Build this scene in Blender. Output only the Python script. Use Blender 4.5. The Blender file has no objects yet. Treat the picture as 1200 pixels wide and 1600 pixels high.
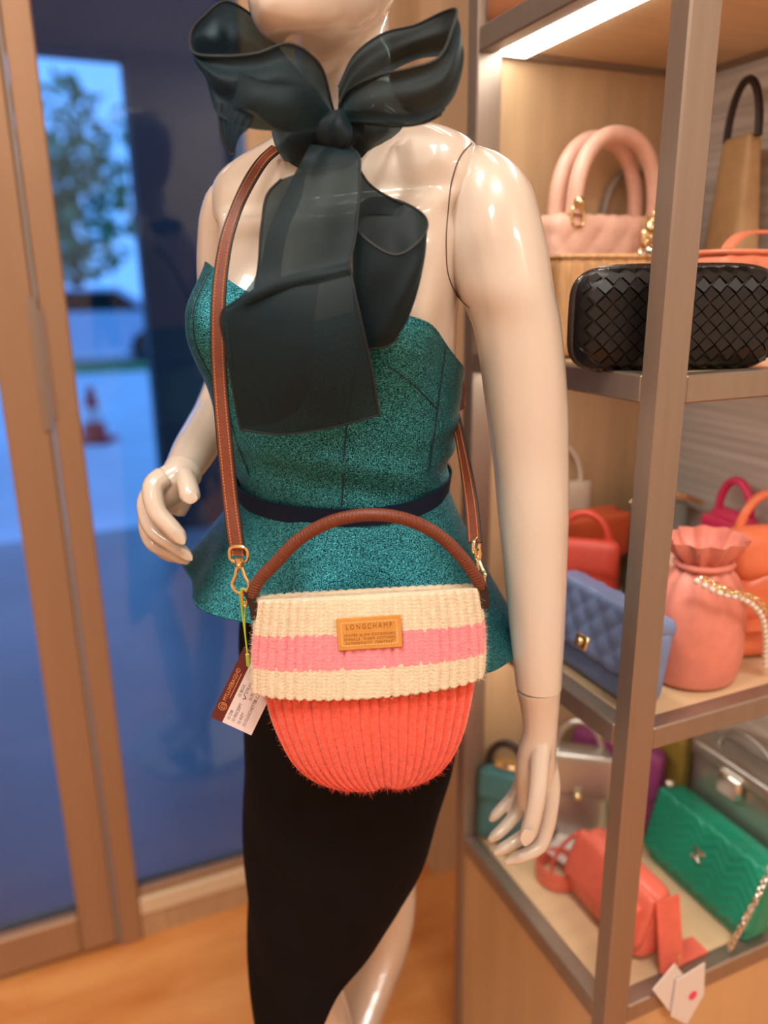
import bpy, bmesh, math, random
import numpy as np
from mathutils import Vector, Matrix
random.seed(7); rng = np.random.default_rng(7)
scene = bpy.context.scene
COL = scene.collection
PI = math.pi

# ------------------------------------------------------------------ camera
F = 1221.0; CX, CY = 600.0, 800.0; CAM_H = 1.33
dn = np.array([55.0, 4225.0, F]); dn /= np.linalg.norm(dn)
_z = np.array([0, 0, 1.0]); fw = _z - dn * (_z @ dn); fw /= np.linalg.norm(fw)
rt = np.cross(dn, fw)
M = np.stack([rt, fw, -dn])
cam_data = bpy.data.cameras.new('camera'); cam = bpy.data.objects.new('camera', cam_data); COL.objects.link(cam)
R3 = Matrix([[M[0, 0], -M[0, 1], -M[0, 2]], [M[1, 0], -M[1, 1], -M[1, 2]], [M[2, 0], -M[2, 1], -M[2, 2]]])
cam.matrix_world = Matrix.Translation((0, 0, CAM_H)) @ R3.to_4x4()
cam_data.sensor_fit = 'VERTICAL'; cam_data.sensor_height = 36.0; cam_data.lens = 36.0 * F / 1600.0
cam_data.clip_start = 0.02; cam_data.clip_end = 200
cam_data.dof.use_dof = True; cam_data.dof.focus_distance = 0.74; cam_data.dof.aperture_fstop = 2.0
scene.camera = cam

# ------------------------------------------------------------------ world and colour management
world = bpy.data.worlds.new('world'); scene.world = world; world.use_nodes = True
bgn = world.node_tree.nodes['Background']
bgn.inputs['Color'].default_value = (0.13, 0.36, 0.84, 1); bgn.inputs['Strength'].default_value = 2.3
scene.view_settings.view_transform = 'Standard'; scene.view_settings.look = 'None'
scene.view_settings.exposure = -0.10; scene.view_settings.gamma = 1.0
scene.view_settings.use_curve_mapping = False

# ------------------------------------------------------------------ geometry helpers
def ray(px, py): return M @ np.array([(px - CX) / F, (py - CY) / F, 1.0])
def P(px, py, d):
    r = ray(px, py); r = r * (d / r[1]); return np.array([r[0], r[1], r[2] + CAM_H])
def PZ(px, py, z):
    r = ray(px, py); r = r * ((z - CAM_H) / r[2]); return np.array([r[0], r[1], r[2] + CAM_H])
def pxm(d, z=1.1): return (d * 0.9607 + (CAM_H - z) * 0.2776) / F     # metres in one pixel at that place
ANG = math.radians(23.2)
U = np.array([math.cos(ANG), math.sin(ANG), 0]); V = np.array([-math.sin(ANG), math.cos(ANG), 0])
def UV(u, v, z=0.0): return u * U + v * V + np.array([0, 0, z])
def PV(px, py, v):
    r = ray(px, py); w = r * (v / (r @ V)); return np.array([w[0], w[1], w[2] + CAM_H])

def interp(xs, ys, x):
    """monotone-ish cubic interpolation (Catmull-Rom slopes) of rows ys over xs"""
    xs = np.asarray(xs, float); ys = np.asarray(ys, float); x = np.atleast_1d(np.asarray(x, float))
    one = ys.ndim == 1
    if one: ys = ys[:, None]
    n = len(xs); m = np.zeros_like(ys); dx = np.diff(xs)[:, None]; s = np.diff(ys, axis=0) / dx
    m[0] = s[0]; m[-1] = s[-1]
    if n > 2: m[1:-1] = (s[:-1] * dx[1:] + s[1:] * dx[:-1]) / (dx[1:] + dx[:-1])
    i = np.clip(np.searchsorted(xs, x) - 1, 0, n - 2); h = (xs[i + 1] - xs[i])[:, None]
    t = np.clip((x - xs[i])[:, None] / h, 0, 1)
    r = (2*t**3 - 3*t**2 + 1) * ys[i] + (t**3 - 2*t**2 + t) * h * m[i] + (-2*t**3 + 3*t**2) * ys[i+1] + (t**3 - t**2) * h * m[i+1]
    return r[:, 0] if one else r
def spline(pts, n, closed=False):
    p = np.asarray(pts, float)
    if closed: p = np.vstack([p[-2:], p, p[:3]])
    L = np.concatenate([[0], np.cumsum(np.linalg.norm(np.diff(p, axis=0), axis=1) + 1e-9)])
    if closed: return interp(L, p, np.linspace(L[2], L[-3 - 0], n, endpoint=False) if False else np.linspace(L[2], L[len(pts) + 2], n, endpoint=False))
    return interp(L, p, np.linspace(0, L[-1], n))
def unit(v): v = np.asarray(v, float); return v / (np.linalg.norm(v) + 1e-12)

class MB:
    def __init__(s): s.v = []; s.f = []; s.uv = None
    def add(s, verts, faces):
        o = len(s.v); s.v.extend([tuple(map(float, q)) for q in verts]); s.f.extend([tuple(i + o for i in q) for q in faces]); return s
    def box(s, x0, x1, y0, y1, z0, z1, bev=0.0):
        b = min(bev, abs(x1-x0)*.49, abs(y1-y0)*.49, abs(z1-z0)*.49)
        if b <= 0:
            return s.add([(x0,y0,z0),(x1,y0,z0),(x1,y1,z0),(x0,y1,z0),(x0,y0,z1),(x1,y0,z1),(x1,y1,z1),(x0,y1,z1)],
                         [(3,2,1,0),(4,5,6,7),(0,1,5,4),(1,2,6,5),(2,3,7,6),(3,0,4,7)])
        rings = []
        for z, k in ((z0, b), (z0 + b, 0), (z1 - b, 0), (z1, b)):
            rings.append([(x0+b+k*0, y0+k, z), (x1-b, y0+k, z), (x1-k, y0+b, z), (x1-k, y1-b, z), (x1-b, y1-k, z), (x0+b, y1-k, z), (x0+k, y1-b, z), (x0+k, y0+b, z)])
        return s.loft(rings, True, True)
    def loft(s, rings, cap0=False, cap1=False, closed=True):
        rings = [np.asarray(r, float) for r in rings]; n = len(rings[0]); o = len(s.v)
        for r in rings: s.v.extend([tuple(q) for q in r.tolist()])
        m = n if closed else n - 1
        for i in range(len(rings) - 1):
            for j in range(m):
                k = (j + 1) % n
                s.f.append((o+i*n+j, o+i*n+k, o+(i+1)*n+k, o+(i+1)*n+j))
        if cap0: s.f.append(tuple(o + j for j in range(n))[::-1])
        if cap1: s.f.append(tuple(o + (len(rings)-1)*n + j for j in range(n)))
        return s
    def tube(s, pts, r, seg=10, closed=False, caps=True, flat=1.0, up=None):
        p = np.asarray(pts, float); n = len(p); r = np.broadcast_to(np.asarray(r, float), (n,))
        t = np.gradient(p, axis=0) if not closed else np.roll(p, -1, 0) - np.roll(p, 1, 0)
        t = t / (np.linalg.norm(t, axis=1)[:, None] + 1e-12)
        a = np.array(up, float) if up is not None else (np.array([0, 0, 1.0]) if abs(t[0][2]) < .9 else np.array([1.0, 0, 0]))
        rings = []; nrm = a - t[0] * (a @ t[0]); nrm = unit(nrm)
        for i in range(n):
            nrm = nrm - t[i] * (nrm @ t[i]); nrm = unit(nrm); bi = np.cross(t[i], nrm)
            th = np.arange(seg) * 2 * PI / seg
            rings.append(p[i] + r[i] * (np.cos(th)[:, None] * nrm * flat + np.sin(th)[:, None] * bi))
        if closed: rings.append(rings[0]); return s.loft(rings)
        return s.loft(rings, caps, caps)
    def ball(s, c, r, seg=10, rg=6, scale=(1, 1, 1)):
        rings = []
        for i in range(rg + 1):
            ph = PI * i / rg; rr = max(math.sin(ph), 0.02)
            rings.append([(c[0] + r*scale[0]*rr*math.cos(t), c[1] + r*scale[1]*rr*math.sin(t), c[2] - r*scale[2]*math.cos(ph)) for t in np.arange(seg)*2*PI/seg])
        return s.loft(rings, True, True)
    def grid(s, G):
        G = np.asarray(G, float); n, m = G.shape[:2]; o = len(s.v)
        s.v.extend([tuple(q) for q in G.reshape(-1, 3).tolist()])
        for i in range(n - 1):
            for j in range(m - 1): s.f.append((o+i*m+j, o+i*m+j+1, o+(i+1)*m+j+1, o+(i+1)*m+j))
        return s
    def slab(s, G, th):
        """a sheet with real thickness: two grids offset along the normals plus a rim"""
        G = np.asarray(G, float); n, m = G.shape[:2]
        du = np.gradient(G, axis=0); dv = np.gradient(G, axis=1); N = np.cross(du, dv); N /= (np.linalg.norm(N, axis=2)[..., None] + 1e-12)
        A = G + N * th / 2; B = G - N * th / 2; o = len(s.v); s.grid(A); o2 = len(s.v); f0 = len(s.f); s.grid(B)
        s.f[f0:] = [q[::-1] for q in s.f[f0:]]
        rim = [(i, 0) for i in range(n)] + [(n-1, j) for j in range(1, m)] + [(i, m-1) for i in range(n-2, -1, -1)] + [(0, j) for j in range(m-2, 0, -1)]
        for k in range(len(rim)):
            a = rim[k]; b = rim[(k+1) % len(rim)]
            s.f.append((o+a[0]*m+a[1], o+b[0]*m+b[1], o2+b[0]*m+b[1], o2+a[0]*m+a[1]))
        return s
    def mesh(s, name, fix=True):
        me = bpy.data.meshes.new(name); me.from_pydata(s.v, [], s.f); me.update()
        if fix:
            bm = bmesh.new(); bm.from_mesh(me); bmesh.ops.recalc_face_normals(bm, faces=bm.faces); bm.to_mesh(me); bm.free()
        return me
    def build(s, name, mat, parent=None, smooth=True, world=False, sharp=None, mesh=None):
        if world and parent is not None:
            L = np.array(parent.location); s.v = [(a-L[0], b-L[1], c-L[2]) for a, b, c in s.v]
        return link(name, mesh or s.mesh(name), mat, parent, smooth, sharp)
def link(name, me, mat, parent=None, smooth=True, sharp=None):
    me.materials.clear(); me.materials.append(mat)
    if smooth:
        for p in me.polygons: p.use_smooth = True
        me.set_sharp_from_angle(angle=math.radians(sharp if sharp else 42))
    o = bpy.data.objects.new(name, me); COL.objects.link(o)
    if parent is not None: o.parent = parent
    return o
def thing(name, label, cat, loc=(0, 0, 0), rotz=0.0, group=None):
    o = bpy.data.objects.new(name, None); COL.objects.link(o); o.empty_display_size = .05
    o.location = tuple(map(float, loc)); o.rotation_euler = (0, 0, rotz); o['label'] = label; o['category'] = cat
    if group: o['group'] = group
    return o
def tag(o, label, cat, group=None):
    o['label'] = label; o['category'] = cat
    if group: o['group'] = group
    return o
def struct(name, label=None, loc=(0, 0, 0), rotz=None):
    o = bpy.data.objects.new(name, None); COL.objects.link(o); o.location = tuple(map(float, loc)); o.rotation_euler = (0, 0, ANG if rotz is None else rotz)
    o['kind'] = 'structure'
    if label: o['label'] = label
    return o
def sbox(name, mat, u0, u1, v0, v1, z0, z1, label, cat, bev=0.0):
    o = MB().box(u0, u1, v0, v1, z0, z1, bev).build(name, mat, smooth=False); o.rotation_euler = (0, 0, ANG); o['kind'] = 'structure'
    o['label'] = label; o['category'] = cat; return o
def evaluated(o, name):
    dg = bpy.context.evaluated_depsgraph_get(); me = bpy.data.meshes.new_from_object(o.evaluated_get(dg)); me.name = name; return me
def remeshed(mb, voxel, smooth_it, name, fac=.5):
    me = mb.mesh(name); o = bpy.data.objects.new('temporary', me); COL.objects.link(o)
    m = o.modifiers.new('r', 'REMESH'); m.mode = 'VOXEL'; m.voxel_size = voxel
    if smooth_it:
        k = o.modifiers.new('s', 'SMOOTH'); k.iterations = smooth_it; k.factor = fac
    r = evaluated(o, name); bpy.data.objects.remove(o); bpy.data.meshes.remove(me); return r
def text_mesh(s, size, name, align='CENTER', spacing=1.0, extrude=0.0):
    cu = bpy.data.curves.new(name, 'FONT'); cu.body = s; cu.size = size; cu.align_x = align; cu.align_y = 'CENTER'; cu.space_character = spacing; cu.extrude = extrude; cu.resolution_u = 3
    o = bpy.data.objects.new('temporary', cu); COL.objects.link(o); me = evaluated(o, name); bpy.data.objects.remove(o); bpy.data.curves.remove(cu); return me
def place_mesh(me, o, ex, ey, parent):
    """puts a flat XY mesh into the plane at o spanned by ex, ey"""
    L = np.array(parent.location) if parent is not None else np.zeros(3); ez = np.cross(ex, ey)
    for v in me.vertices:
        c = v.co; q = o + ex*c[0] + ey*c[1] + ez*c[2] - L; v.co = q.tolist()
    me.update(); return me

# ------------------------------------------------------------------ materials
MATS = {}
def mat(name, col, rough=.5, metal=0.0, coat=0.0, coat_r=.05, sheen=0.0, var=0.0, vscale=20.0, bump=0.0, bscale=200.0, stretch=None, col2=None, spec=None, detail=3.0, bdist=0.002):
    m = bpy.data.materials.new(name); m.use_nodes = True; nt = m.node_tree; b = nt.nodes['Principled BSDF']
    b.inputs['Base Color'].default_value = (*col, 1); b.inputs['Roughness'].default_value = rough; b.inputs['Metallic'].default_value = metal
    if coat: b.inputs['Coat Weight'].default_value = coat; b.inputs['Coat Roughness'].default_value = coat_r
    if sheen: b.inputs['Sheen Weight'].default_value = sheen
    if spec is not None: b.inputs['Specular IOR Level'].default_value = spec
    tc = nt.nodes.new('ShaderNodeTexCoord'); mp = nt.nodes.new('ShaderNodeMapping'); nt.links.new(tc.outputs['Object'], mp.inputs['Vector'])
    if stretch: mp.inputs['Scale'].default_value = stretch
    if var or col2:
        n = nt.nodes.new('ShaderNodeTexNoise'); n.inputs['Scale'].default_value = vscale; n.inputs['Detail'].default_value = detail; nt.links.new(mp.outputs[0], n.inputs['Vector'])
        r = nt.nodes.new('ShaderNodeValToRGB'); c2 = col2 or tuple(max(0, c*(1-var)) for c in col); c1 = col if col2 else tuple(min(1, c*(1+var)) for c in col)
        r.color_ramp.elements[0].position = .35; r.color_ramp.elements[1].position = .65
        r.color_ramp.elements[0].color = (*c2, 1); r.color_ramp.elements[1].color = (*c1, 1)
        nt.links.new(n.outputs['Fac'], r.inputs['Fac']); nt.links.new(r.outputs['Color'], b.inputs['Base Color'])
    if bump:
        n2 = nt.nodes.new('ShaderNodeTexNoise'); n2.inputs['Scale'].default_value = bscale; n2.inputs['Detail'].default_value = 2; nt.links.new(mp.outputs[0], n2.inputs['Vector'])
        bp = nt.nodes.new('ShaderNodeBump'); bp.inputs['Strength'].default_value = bump; bp.inputs['Distance'].default_value = bdist
        nt.links.new(n2.outputs['Fac'], bp.inputs['Height']); nt.links.new(bp.outputs['Normal'], b.inputs['Normal'])
    MATS[name] = m; return m
def emit(name, col, s):
    m = bpy.data.materials.new(name); m.use_nodes = True; nt = m.node_tree; nt.nodes.remove(nt.nodes['Principled BSDF'])
    e = nt.nodes.new('ShaderNodeEmission'); e.inputs['Color'].default_value = (*col, 1); e.inputs['Strength'].default_value = s
    nt.links.new(e.outputs[0], nt.nodes['Material Output'].inputs['Surface']); return m
def srgb(r, g, b):
    f = lambda c: (c/255/12.92) if c/255 <= .04045 else ((c/255+.055)/1.055)**2.4
    return (f(r), f(g), f(b))
# ------------------------------------------------------------------ the room
m_wall = mat('wall_paint', srgb(232, 220, 204), .6, var=.03, vscale=3)
m_tan = mat('tan_laminate', srgb(208, 180, 148), .42, var=.06, vscale=4, stretch=(6, 6, .6))
m_panel = mat('wood_panel', srgb(192, 158, 122), .45, var=.10, vscale=5, stretch=(8, 8, .7))
m_ceil = mat('ceiling_paint', srgb(240, 232, 220), .7)
m_floor = mat('floor_wood', srgb(232, 164, 98), .32, col2=srgb(208, 130, 66), vscale=3.2, stretch=(1.0, 3.5, 1), detail=6, coat=.25, coat_r=.15)
m_bronze = mat('bronze_metal', srgb(158, 142, 128), .40, metal=.7, var=.04, vscale=60, stretch=(1, 1, .05))
m_doormetal = mat('door_metal', srgb(168, 132, 102), .5, metal=.3, var=.03, vscale=30, stretch=(1, 1, .05))
m_seal = mat('door_seal', srgb(150, 140, 130), .6)
m_dark = mat('dark_plinth', srgb(60, 44, 34), .5)
m_base = mat('window_base', srgb(226, 204, 172), .5)

ZC = 2.75; VW = 1.475; U0, U1, V0 = -2.4, 1.7, -2.7
sbox('floor', m_floor, U0, U1, V0, VW+.1, -.06, 0, 'glossy orange wood floor', 'floor')
sbox('ceiling', m_ceil, U0, U1, V0, VW+.1, ZC, ZC+.08, 'pale shop ceiling', 'ceiling')
sbox('wall_left', m_wall, U0-.08, U0, V0, VW+.1, 0, ZC, 'beige shop wall left of the door', 'wall')
sbox('wall_back', m_wall, U0, U1, V0-.08, V0, 0, ZC, 'beige shop wall behind the viewer', 'wall')
sbox('wall_right', m_wall, U1, U1+.08, V0, VW+.1, 0, ZC, 'beige shop wall behind the shelf', 'wall')
sbox('wall_front', m_panel, .372, U1, VW-.03, VW+.07, 0, ZC, 'tan panelled wall beside the window', 'wall')
sbox('wall_column', m_tan, .70, 1.45, 1.36, VW-.032, 0, ZC, 'pale beige pier between window and shelf', 'wall')
sbox('wall_header', m_wall, U0, .372, VW-.03, VW+.07, 2.35, ZC, 'beige wall over the door', 'wall')
sbox('wall_entrance', m_wall, U0, -.98, VW-.03, VW+.07, 0, 2.35, 'beige wall beyond the door', 'wall')

def glass_mat(name, tint):
    m = bpy.data.materials.new(name); m.use_nodes = True; nt = m.node_tree; nt.nodes.remove(nt.nodes['Principled BSDF'])
    t = nt.nodes.new('ShaderNodeBsdfTransparent'); t.inputs['Color'].default_value = (*tint, 1)
    g = nt.nodes.new('ShaderNodeBsdfGlossy'); g.inputs['Roughness'].default_value = .02
    fr = nt.nodes.new('ShaderNodeFresnel'); fr.inputs['IOR'].default_value = 1.45
    mx = nt.nodes.new('ShaderNodeMixShader'); nt.links.new(fr.outputs[0], mx.inputs[0]); nt.links.new(t.outputs[0], mx.inputs[1]); nt.links.new(g.outputs[0], mx.inputs[2])
    nt.links.new(mx.outputs[0], nt.nodes['Material Output'].inputs['Surface']); return m
m_glass = glass_mat('window_glass', (.86, .92, .98))

# door (left) with its stiles, rails, pane and seal; jamb; fixed window beside it
dr = struct('door_1', 'brown metal framed glass door'); dr['category'] = 'door'
MB().box(-.070, .000, VW-.028, VW+.028, .012, 2.28, .004).build('stile', m_doormetal, dr, sharp=30)
MB().box(-.95, -.88, VW-.028, VW+.028, .012, 2.28, .004).build('stile', m_doormetal, dr, sharp=30)
MB().box(-.88, -.07, VW-.026, VW+.026, .012, .100, .004).build('bottom_rail', m_doormetal, dr, sharp=30)
MB().box(-.88, -.07, VW-.026, VW+.026, 2.20, 2.28, .004).build('top_rail', m_doormetal, dr, sharp=30)
MB().box(-.88, -.07, VW-.004, VW+.004, .10, 2.20).build('pane', m_glass, dr, smooth=False)
MB().box(.000, .005, VW-.030, VW-.018, .012, 2.28).build('seal', m_seal, dr, smooth=False)
MB().box(.0052, .0115, VW-.034, VW-.03, 1.12, 1.30).box(-.012, .004, VW-.032, VW-.028, 1.10, 1.32).build('hinge_plate', m_bronze, dr, smooth=False)
jb = struct('trim_1', 'brown metal door jamb'); jb['category'] = 'door frame'
MB().box(.006, .050, VW-.03, VW+.05, 0, 2.35, .003).build('jamb', m_doormetal, jb, sharp=30)
MB().box(-.975, -.952, VW-.03, VW+.05, 0, 2.35, .003).build('jamb', m_doormetal, jb, sharp=30)
MB().box(-.952, .006, VW-.03, VW+.05, 2.29, 2.35, .003).build('head', m_doormetal, jb, sharp=30)
wn = struct('window_1', 'tall fixed shop window beside the door'); wn['category'] = 'window'
MB().box(.050, .372, VW-.004, VW+.004, .117, 2.35).build('pane', m_glass, wn, smooth=False)
MB().box(.050, .372, VW-.020, VW+.020, .100, .117, .002).build('sill_bead', m_doormetal, wn, smooth=False)
bb = struct('baseboard_front', 'cream upstand under the window'); bb['category'] = 'baseboard'
MB().box(.050, .372, VW-.028, VW+.04, .058, .100, .003).build('upstand', m_base, bb, smooth=False)
MB().box(.050, .372, VW-.022, VW+.04, 0.0, .058).build('kick', m_panel, bb, smooth=False)

# ceiling lamps: round recessed downlights and a long linear lamp, warm white
m_lamp = emit('lamp_diffuser', (1.0, .92, .80), 6.0)
m_lamprim = mat('lamp_rim', (.8, .78, .74), .4)
def ceiling_lamp(u, v, lu, lv, power, label):
    t = thing('ceiling_lamp', label, 'ceiling lamp', UV(u, v, ZC), ANG, 'ceiling lamps of the shop')
    MB().box(-lu/2-.02, lu/2+.02, -lv/2-.02, lv/2+.02, -.03, -.002, .004).build('housing', m_lamprim, t, smooth=False)
    MB().box(-lu/2, lu/2, -lv/2, lv/2, -.034, -.0305).build('diffuser', m_lamp, t, smooth=False)
    ld = bpy.data.lights.new('lamp_light', 'AREA'); ld.shape = 'RECTANGLE'; ld.size = lu; ld.size_y = lv; ld.energy = power; ld.color = (1.0, .945, .87)
    lo = bpy.data.objects.new('lamp_light', ld); COL.objects.link(lo); lo.parent = t; lo.location = (0, 0, -.04)
ceiling_lamp(-.55, .35, .60, .30, 17, 'wide ceiling lamp panel in front of the door')
ceiling_lamp(.15, -.45, .60, .30, 22, 'wide ceiling lamp panel nearest the shelf')
ceiling_lamp(-1.0, -1.3, .60, .30, 17, 'wide ceiling lamp panel at the rear left')
ceiling_lamp(1.38, -1.9, .60, .30, 17, 'wide ceiling lamp panel at the rear right')

# ------------------------------------------------------------------ outside: passage, street, cone, car, verge, trees
m_pave = mat('paving', srgb(122, 122, 126), .35, var=.10, vscale=2.0)
m_road = mat('street', srgb(200, 205, 215), .6, var=.06, vscale=.8)
m_navy = mat('dark_render', srgb(44, 38, 40), .7, var=.12, vscale=1.2)
sbox('ground_passage', m_pave, -6, 8, VW+.1, 4.75, -.12, -.05, 'blue grey paving outside the window', 'pavement')
sbox('ground_street', m_road, -16, 14, 4.76, 30, -.14, -.06, 'pale street beyond the passage', 'street')
sbox('wall_passage', m_navy, .56, 8, 4.55, 4.75, -.05, 5.5, 'dark outer wall right of the passage opening', 'wall')
sbox('wall_passage_lintel', m_navy, -6, .56, 4.55, 4.75, 2.46, 5.5, 'dark lintel over the passage opening', 'wall')
sbox('wall_passage_far', m_navy, -6, -.72, 4.55, 4.75, -.05, 2.46, 'dark outer wall left of the passage opening', 'wall')
m_cone = mat('cone_plastic', srgb(236, 70, 60), .45); m_coneW = mat('cone_band', srgb(235, 235, 240), .4); m_rub = mat('cone_base', srgb(210, 60, 55), .6)
cp = PZ(150, 690, -.06)
ct = thing('traffic_cone', 'small red traffic cone standing on the street outside', 'traffic cone', cp)
def circ(r, z, n=20): return [(r*math.cos(t), r*math.sin(t), z) for t in np.arange(n)*2*PI/n]
MB().box(-.17, .17, -.17, .17, 0, .035, .01).build('base', m_rub, ct)
MB().loft([circ(.125, .035), circ(.03, .52)], True, True).build('body', m_cone, ct)
MB().loft([circ(.095, .20), circ(.100, .20), circ(.073, .33), circ(.068, .33)], False, False).build('reflective_band', m_coneW, ct)
m_car = mat('car_paint', srgb(190, 205, 225), .3, coat=.6); m_carg = mat('car_glass', srgb(20, 26, 34), .1); m_tyre = mat('tyre', (.02, .02, .02), .7); m_tail = mat('tail_lamp', srgb(170, 40, 40), .3)
car = thing('parked_car', 'pale parked car on the street beyond the opening', 'car', UV(.6, 17.0, -.06), ANG)
prof = [(-2.1, .25), (-2.1, .75), (-1.9, .92), (-1.2, .98), (-.6, 1.42), (.9, 1.45), (1.6, 1.0), (2.05, .92), (2.15, .6), (2.1, .25)]
MB().loft([[(x, -.8, z) for x, z in prof], [(x, -.74, z) for x, z in prof], [(x, .74, z) for x, z in prof], [(x, .8, z) for x, z in prof]], True, True).build('body', m_car, car, sharp=25)
MB().add([(-1.05, -.81, 1.0), (1.35, -.81, 1.0), (.85, -.80, 1.37), (-.55, -.80, 1.37), (-1.05, -.79, 1.0), (1.35, -.79, 1.0), (.85, -.78, 1.37), (-.55, -.78, 1.37)], [(0,1,2,3), (7,6,5,4), (0,4,5,1), (2,6,7,3), (1,5,6,2), (0,3,7,4)]).build('side_window', m_carg, car, smooth=False)
for sx in (-1.35, 1.35):
    for sy in (-.82, .62):
        r_ = MB().loft([[(sx+.31*math.cos(t), sy, .31+.31*math.sin(t)) for t in np.arange(20)*2*PI/20], [(sx+.31*math.cos(t), sy+.2, .31+.31*math.sin(t)) for t in np.arange(20)*2*PI/20]], True, True).build('wheel', m_tyre, car)
MB().box(2.0, 2.17, -.78, -.5, .65, .85, .02).build('tail_lamp', m_tail, car)
m_verge = mat('verge_grass', srgb(96, 140, 70), .8, var=.3, vscale=6)
vg = MB().box(-9, 9, 14.6, 15.3, -.06, .03, .02).build('grass_verge', m_verge, smooth=False); vg.rotation_euler = (0, 0, ANG); vg['kind'] = 'structure'; vg['label'] = 'low green verge beside the street'; vg['category'] = 'verge'
m_leaf = mat('tree_leaves', srgb(96, 128, 84), .7, var=.35, vscale=3); m_trunk = mat('tree_bark', srgb(90, 80, 70), .8)
def tree(u, v, h, r, n, label):
    t = thing('street_tree', label, 'tree', UV(u, v, -.06), 0, 'trees across the street')
    MB().tube([(0, 0, 0), (.05, 0, h*.4), (-.03, .05, h*.7)], [.14, .11, .06], 8).build('trunk', m_trunk, t)
    mb = MB(); vs = []; fs = []
    for i in range(n):
        a = rng.normal(size=3); a = a/np.linalg.norm(a)*r*rng.random()**.4; c = np.array([0, 0, h*.72]) + a*np.array([1, 1, 1.15])
        q = rng.normal(size=(2, 3)); q /= np.linalg.norm(q, axis=1)[:, None]; s_ = .16 + .12*rng.random(); k = len(vs)
        vs += [c - q[0]*s_, c + q[1]*s_*.5, c + q[0]*s_, c - q[1]*s_*.5]; fs.append((k, k+1, k+2, k+3))
    mb.add(vs, fs); o = mb.build('foliage', m_leaf, t, smooth=False); o['kind'] = 'stuff'
tree(1.0, 20.5, 5.2, 1.9, 900, 'leafy tree just right of the opening across the street')
tree(-2.6, 18.5, 4.2, 1.5, 600, 'smaller leafy tree left of the cone across the street')
tree(.1, 23.5, 3.6, 1.6, 700, 'far low leafy tree behind the parked car')
# ------------------------------------------------------------------ the mannequin
YAW = math.radians(18)
LV = np.array([math.cos(YAW), -math.sin(YAW), 0]); FV = np.array([-math.sin(YAW), -math.cos(YAW), 0])   # her left, her front
DB = 0.82
def sec(py, xl, xr, d=DB, ratio=.72):
    a0 = P(xl, py, d); b0 = P(xr, py, d); c = (a0 + b0) / 2; hx = (b0[0] - a0[0]) / 2
    a = hx / math.sqrt(math.cos(YAW)**2 + (ratio*math.sin(YAW))**2)
    return (c[2], c[0], d, a, ratio*a)
# height, centre x, centre y, half width, half depth; from the hips up to the neck
TORSO = [sec(1180, 404, 640, DB+.01, .74), sec(1100, 402, 662, DB+.008, .72), sec(1000, 394, 676, DB+.004, .70), sec(900, 390, 680, DB, .70), sec(790, 388, 682, DB, .70), sec(740, 378, 688, DB, .70), sec(690, 358, 698, DB, .70),
         sec(620, 340, 708, DB, .68), sec(560, 334, 712, DB, .66), sec(500, 338, 714, DB, .64), sec(440, 344, 719, DB+.005, .60), sec(380, 341, 726, DB+.008, .55), sec(330, 337, 731, DB+.011, .50)]
z_, cx_, cy_, _, _ = TORSO[-1]
TORSO += [(1.405, cx_+.001, cy_+.004, .136, .062), (1.425, cx_+.002, cy_+.006, .140, .060), (1.441, cx_+.002, cy_+.008, .139, .057), (1.453, cx_+.003, cy_+.008, .131, .054), (1.463, cx_+.005, cy_+.008, .113, .052), (1.473, cx_+.007, cy_+.008, .086, .051), (1.483, cx_+.008, cy_+.007, .066, .050), (1.493, cx_+.008, cy_+.006, .057, .050), (1.50, cx_+.008, cy_+.002, .050, .050), (1.54, cx_+.006, cy_-.006, .047, .048), (1.58, cx_+.004, cy_-.012, .046, .047)]
TORSO = sorted(TORSO); TZ = [t[0] for t in TORSO]; TR = np.array([t[1:] for t in TORSO])
ZB = P(500, 500, .72)[2]
def torso(th, z, off=0.0, bust=1.0):
    """point on the torso: th = 0 her front, + to her left"""
    z = np.asarray(z, float); th = np.asarray(th, float); q = interp(TZ, TR, z.ravel()).reshape(z.shape + (4,))
    s, c = np.sin(th), np.cos(th); n = 2/(2.25 + 1.1*np.clip((z-1.30)/.10, 0, 1)*np.clip((1.485-z)/.02, 0, 1))
    s = np.sign(s)*np.abs(s)**n; c = np.sign(c)*np.abs(c)**n
    b = np.zeros_like(z)
    for t0, k in ((.62, 1.0), (-.66, 1.12)):
        b += k*np.exp(-((th-t0)/.40)**2)
    b = b*np.where(z > ZB, np.exp(-((z-ZB)/.052)**2), np.exp(-((z-ZB)/.060)**2))*.034*bust
    ra = q[..., 2] + off; rb = q[..., 3] + off
    p = np.stack([q[..., 0], q[..., 1], z], -1) + ((ra + b)*s)[..., None]*LV + ((rb + b)*c)[..., None]*FV
    # shoulders lean: the far one a little lower
    p[..., 2] += np.clip((z-1.36)/.06, 0, 1)*0.07*(p[..., 0]-q[..., 0])
    return p
FEET = np.array([P(505, 1600, .80)[0], .80, 0.0])
mq = thing('mannequin', 'glossy cream shop mannequin wearing the teal top and black skirt', 'mannequin', (-.04, .84, 0))
m_mq = mat('mannequin_gloss', srgb(216, 200, 184), .30, coat=1.0, coat_r=.04, bump=.04, bscale=9, bdist=.02)
m_seam = mat('seam_shadow', srgb(96, 80, 66), .6)
th = np.linspace(-PI, PI, 72, endpoint=False)
body = MB(); zs = np.linspace(TZ[0], TZ[-1], 90)
TH, ZZ = np.meshgrid(th, zs); body.loft(list(torso(TH, ZZ, -.003, .9)), True, True)
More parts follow.
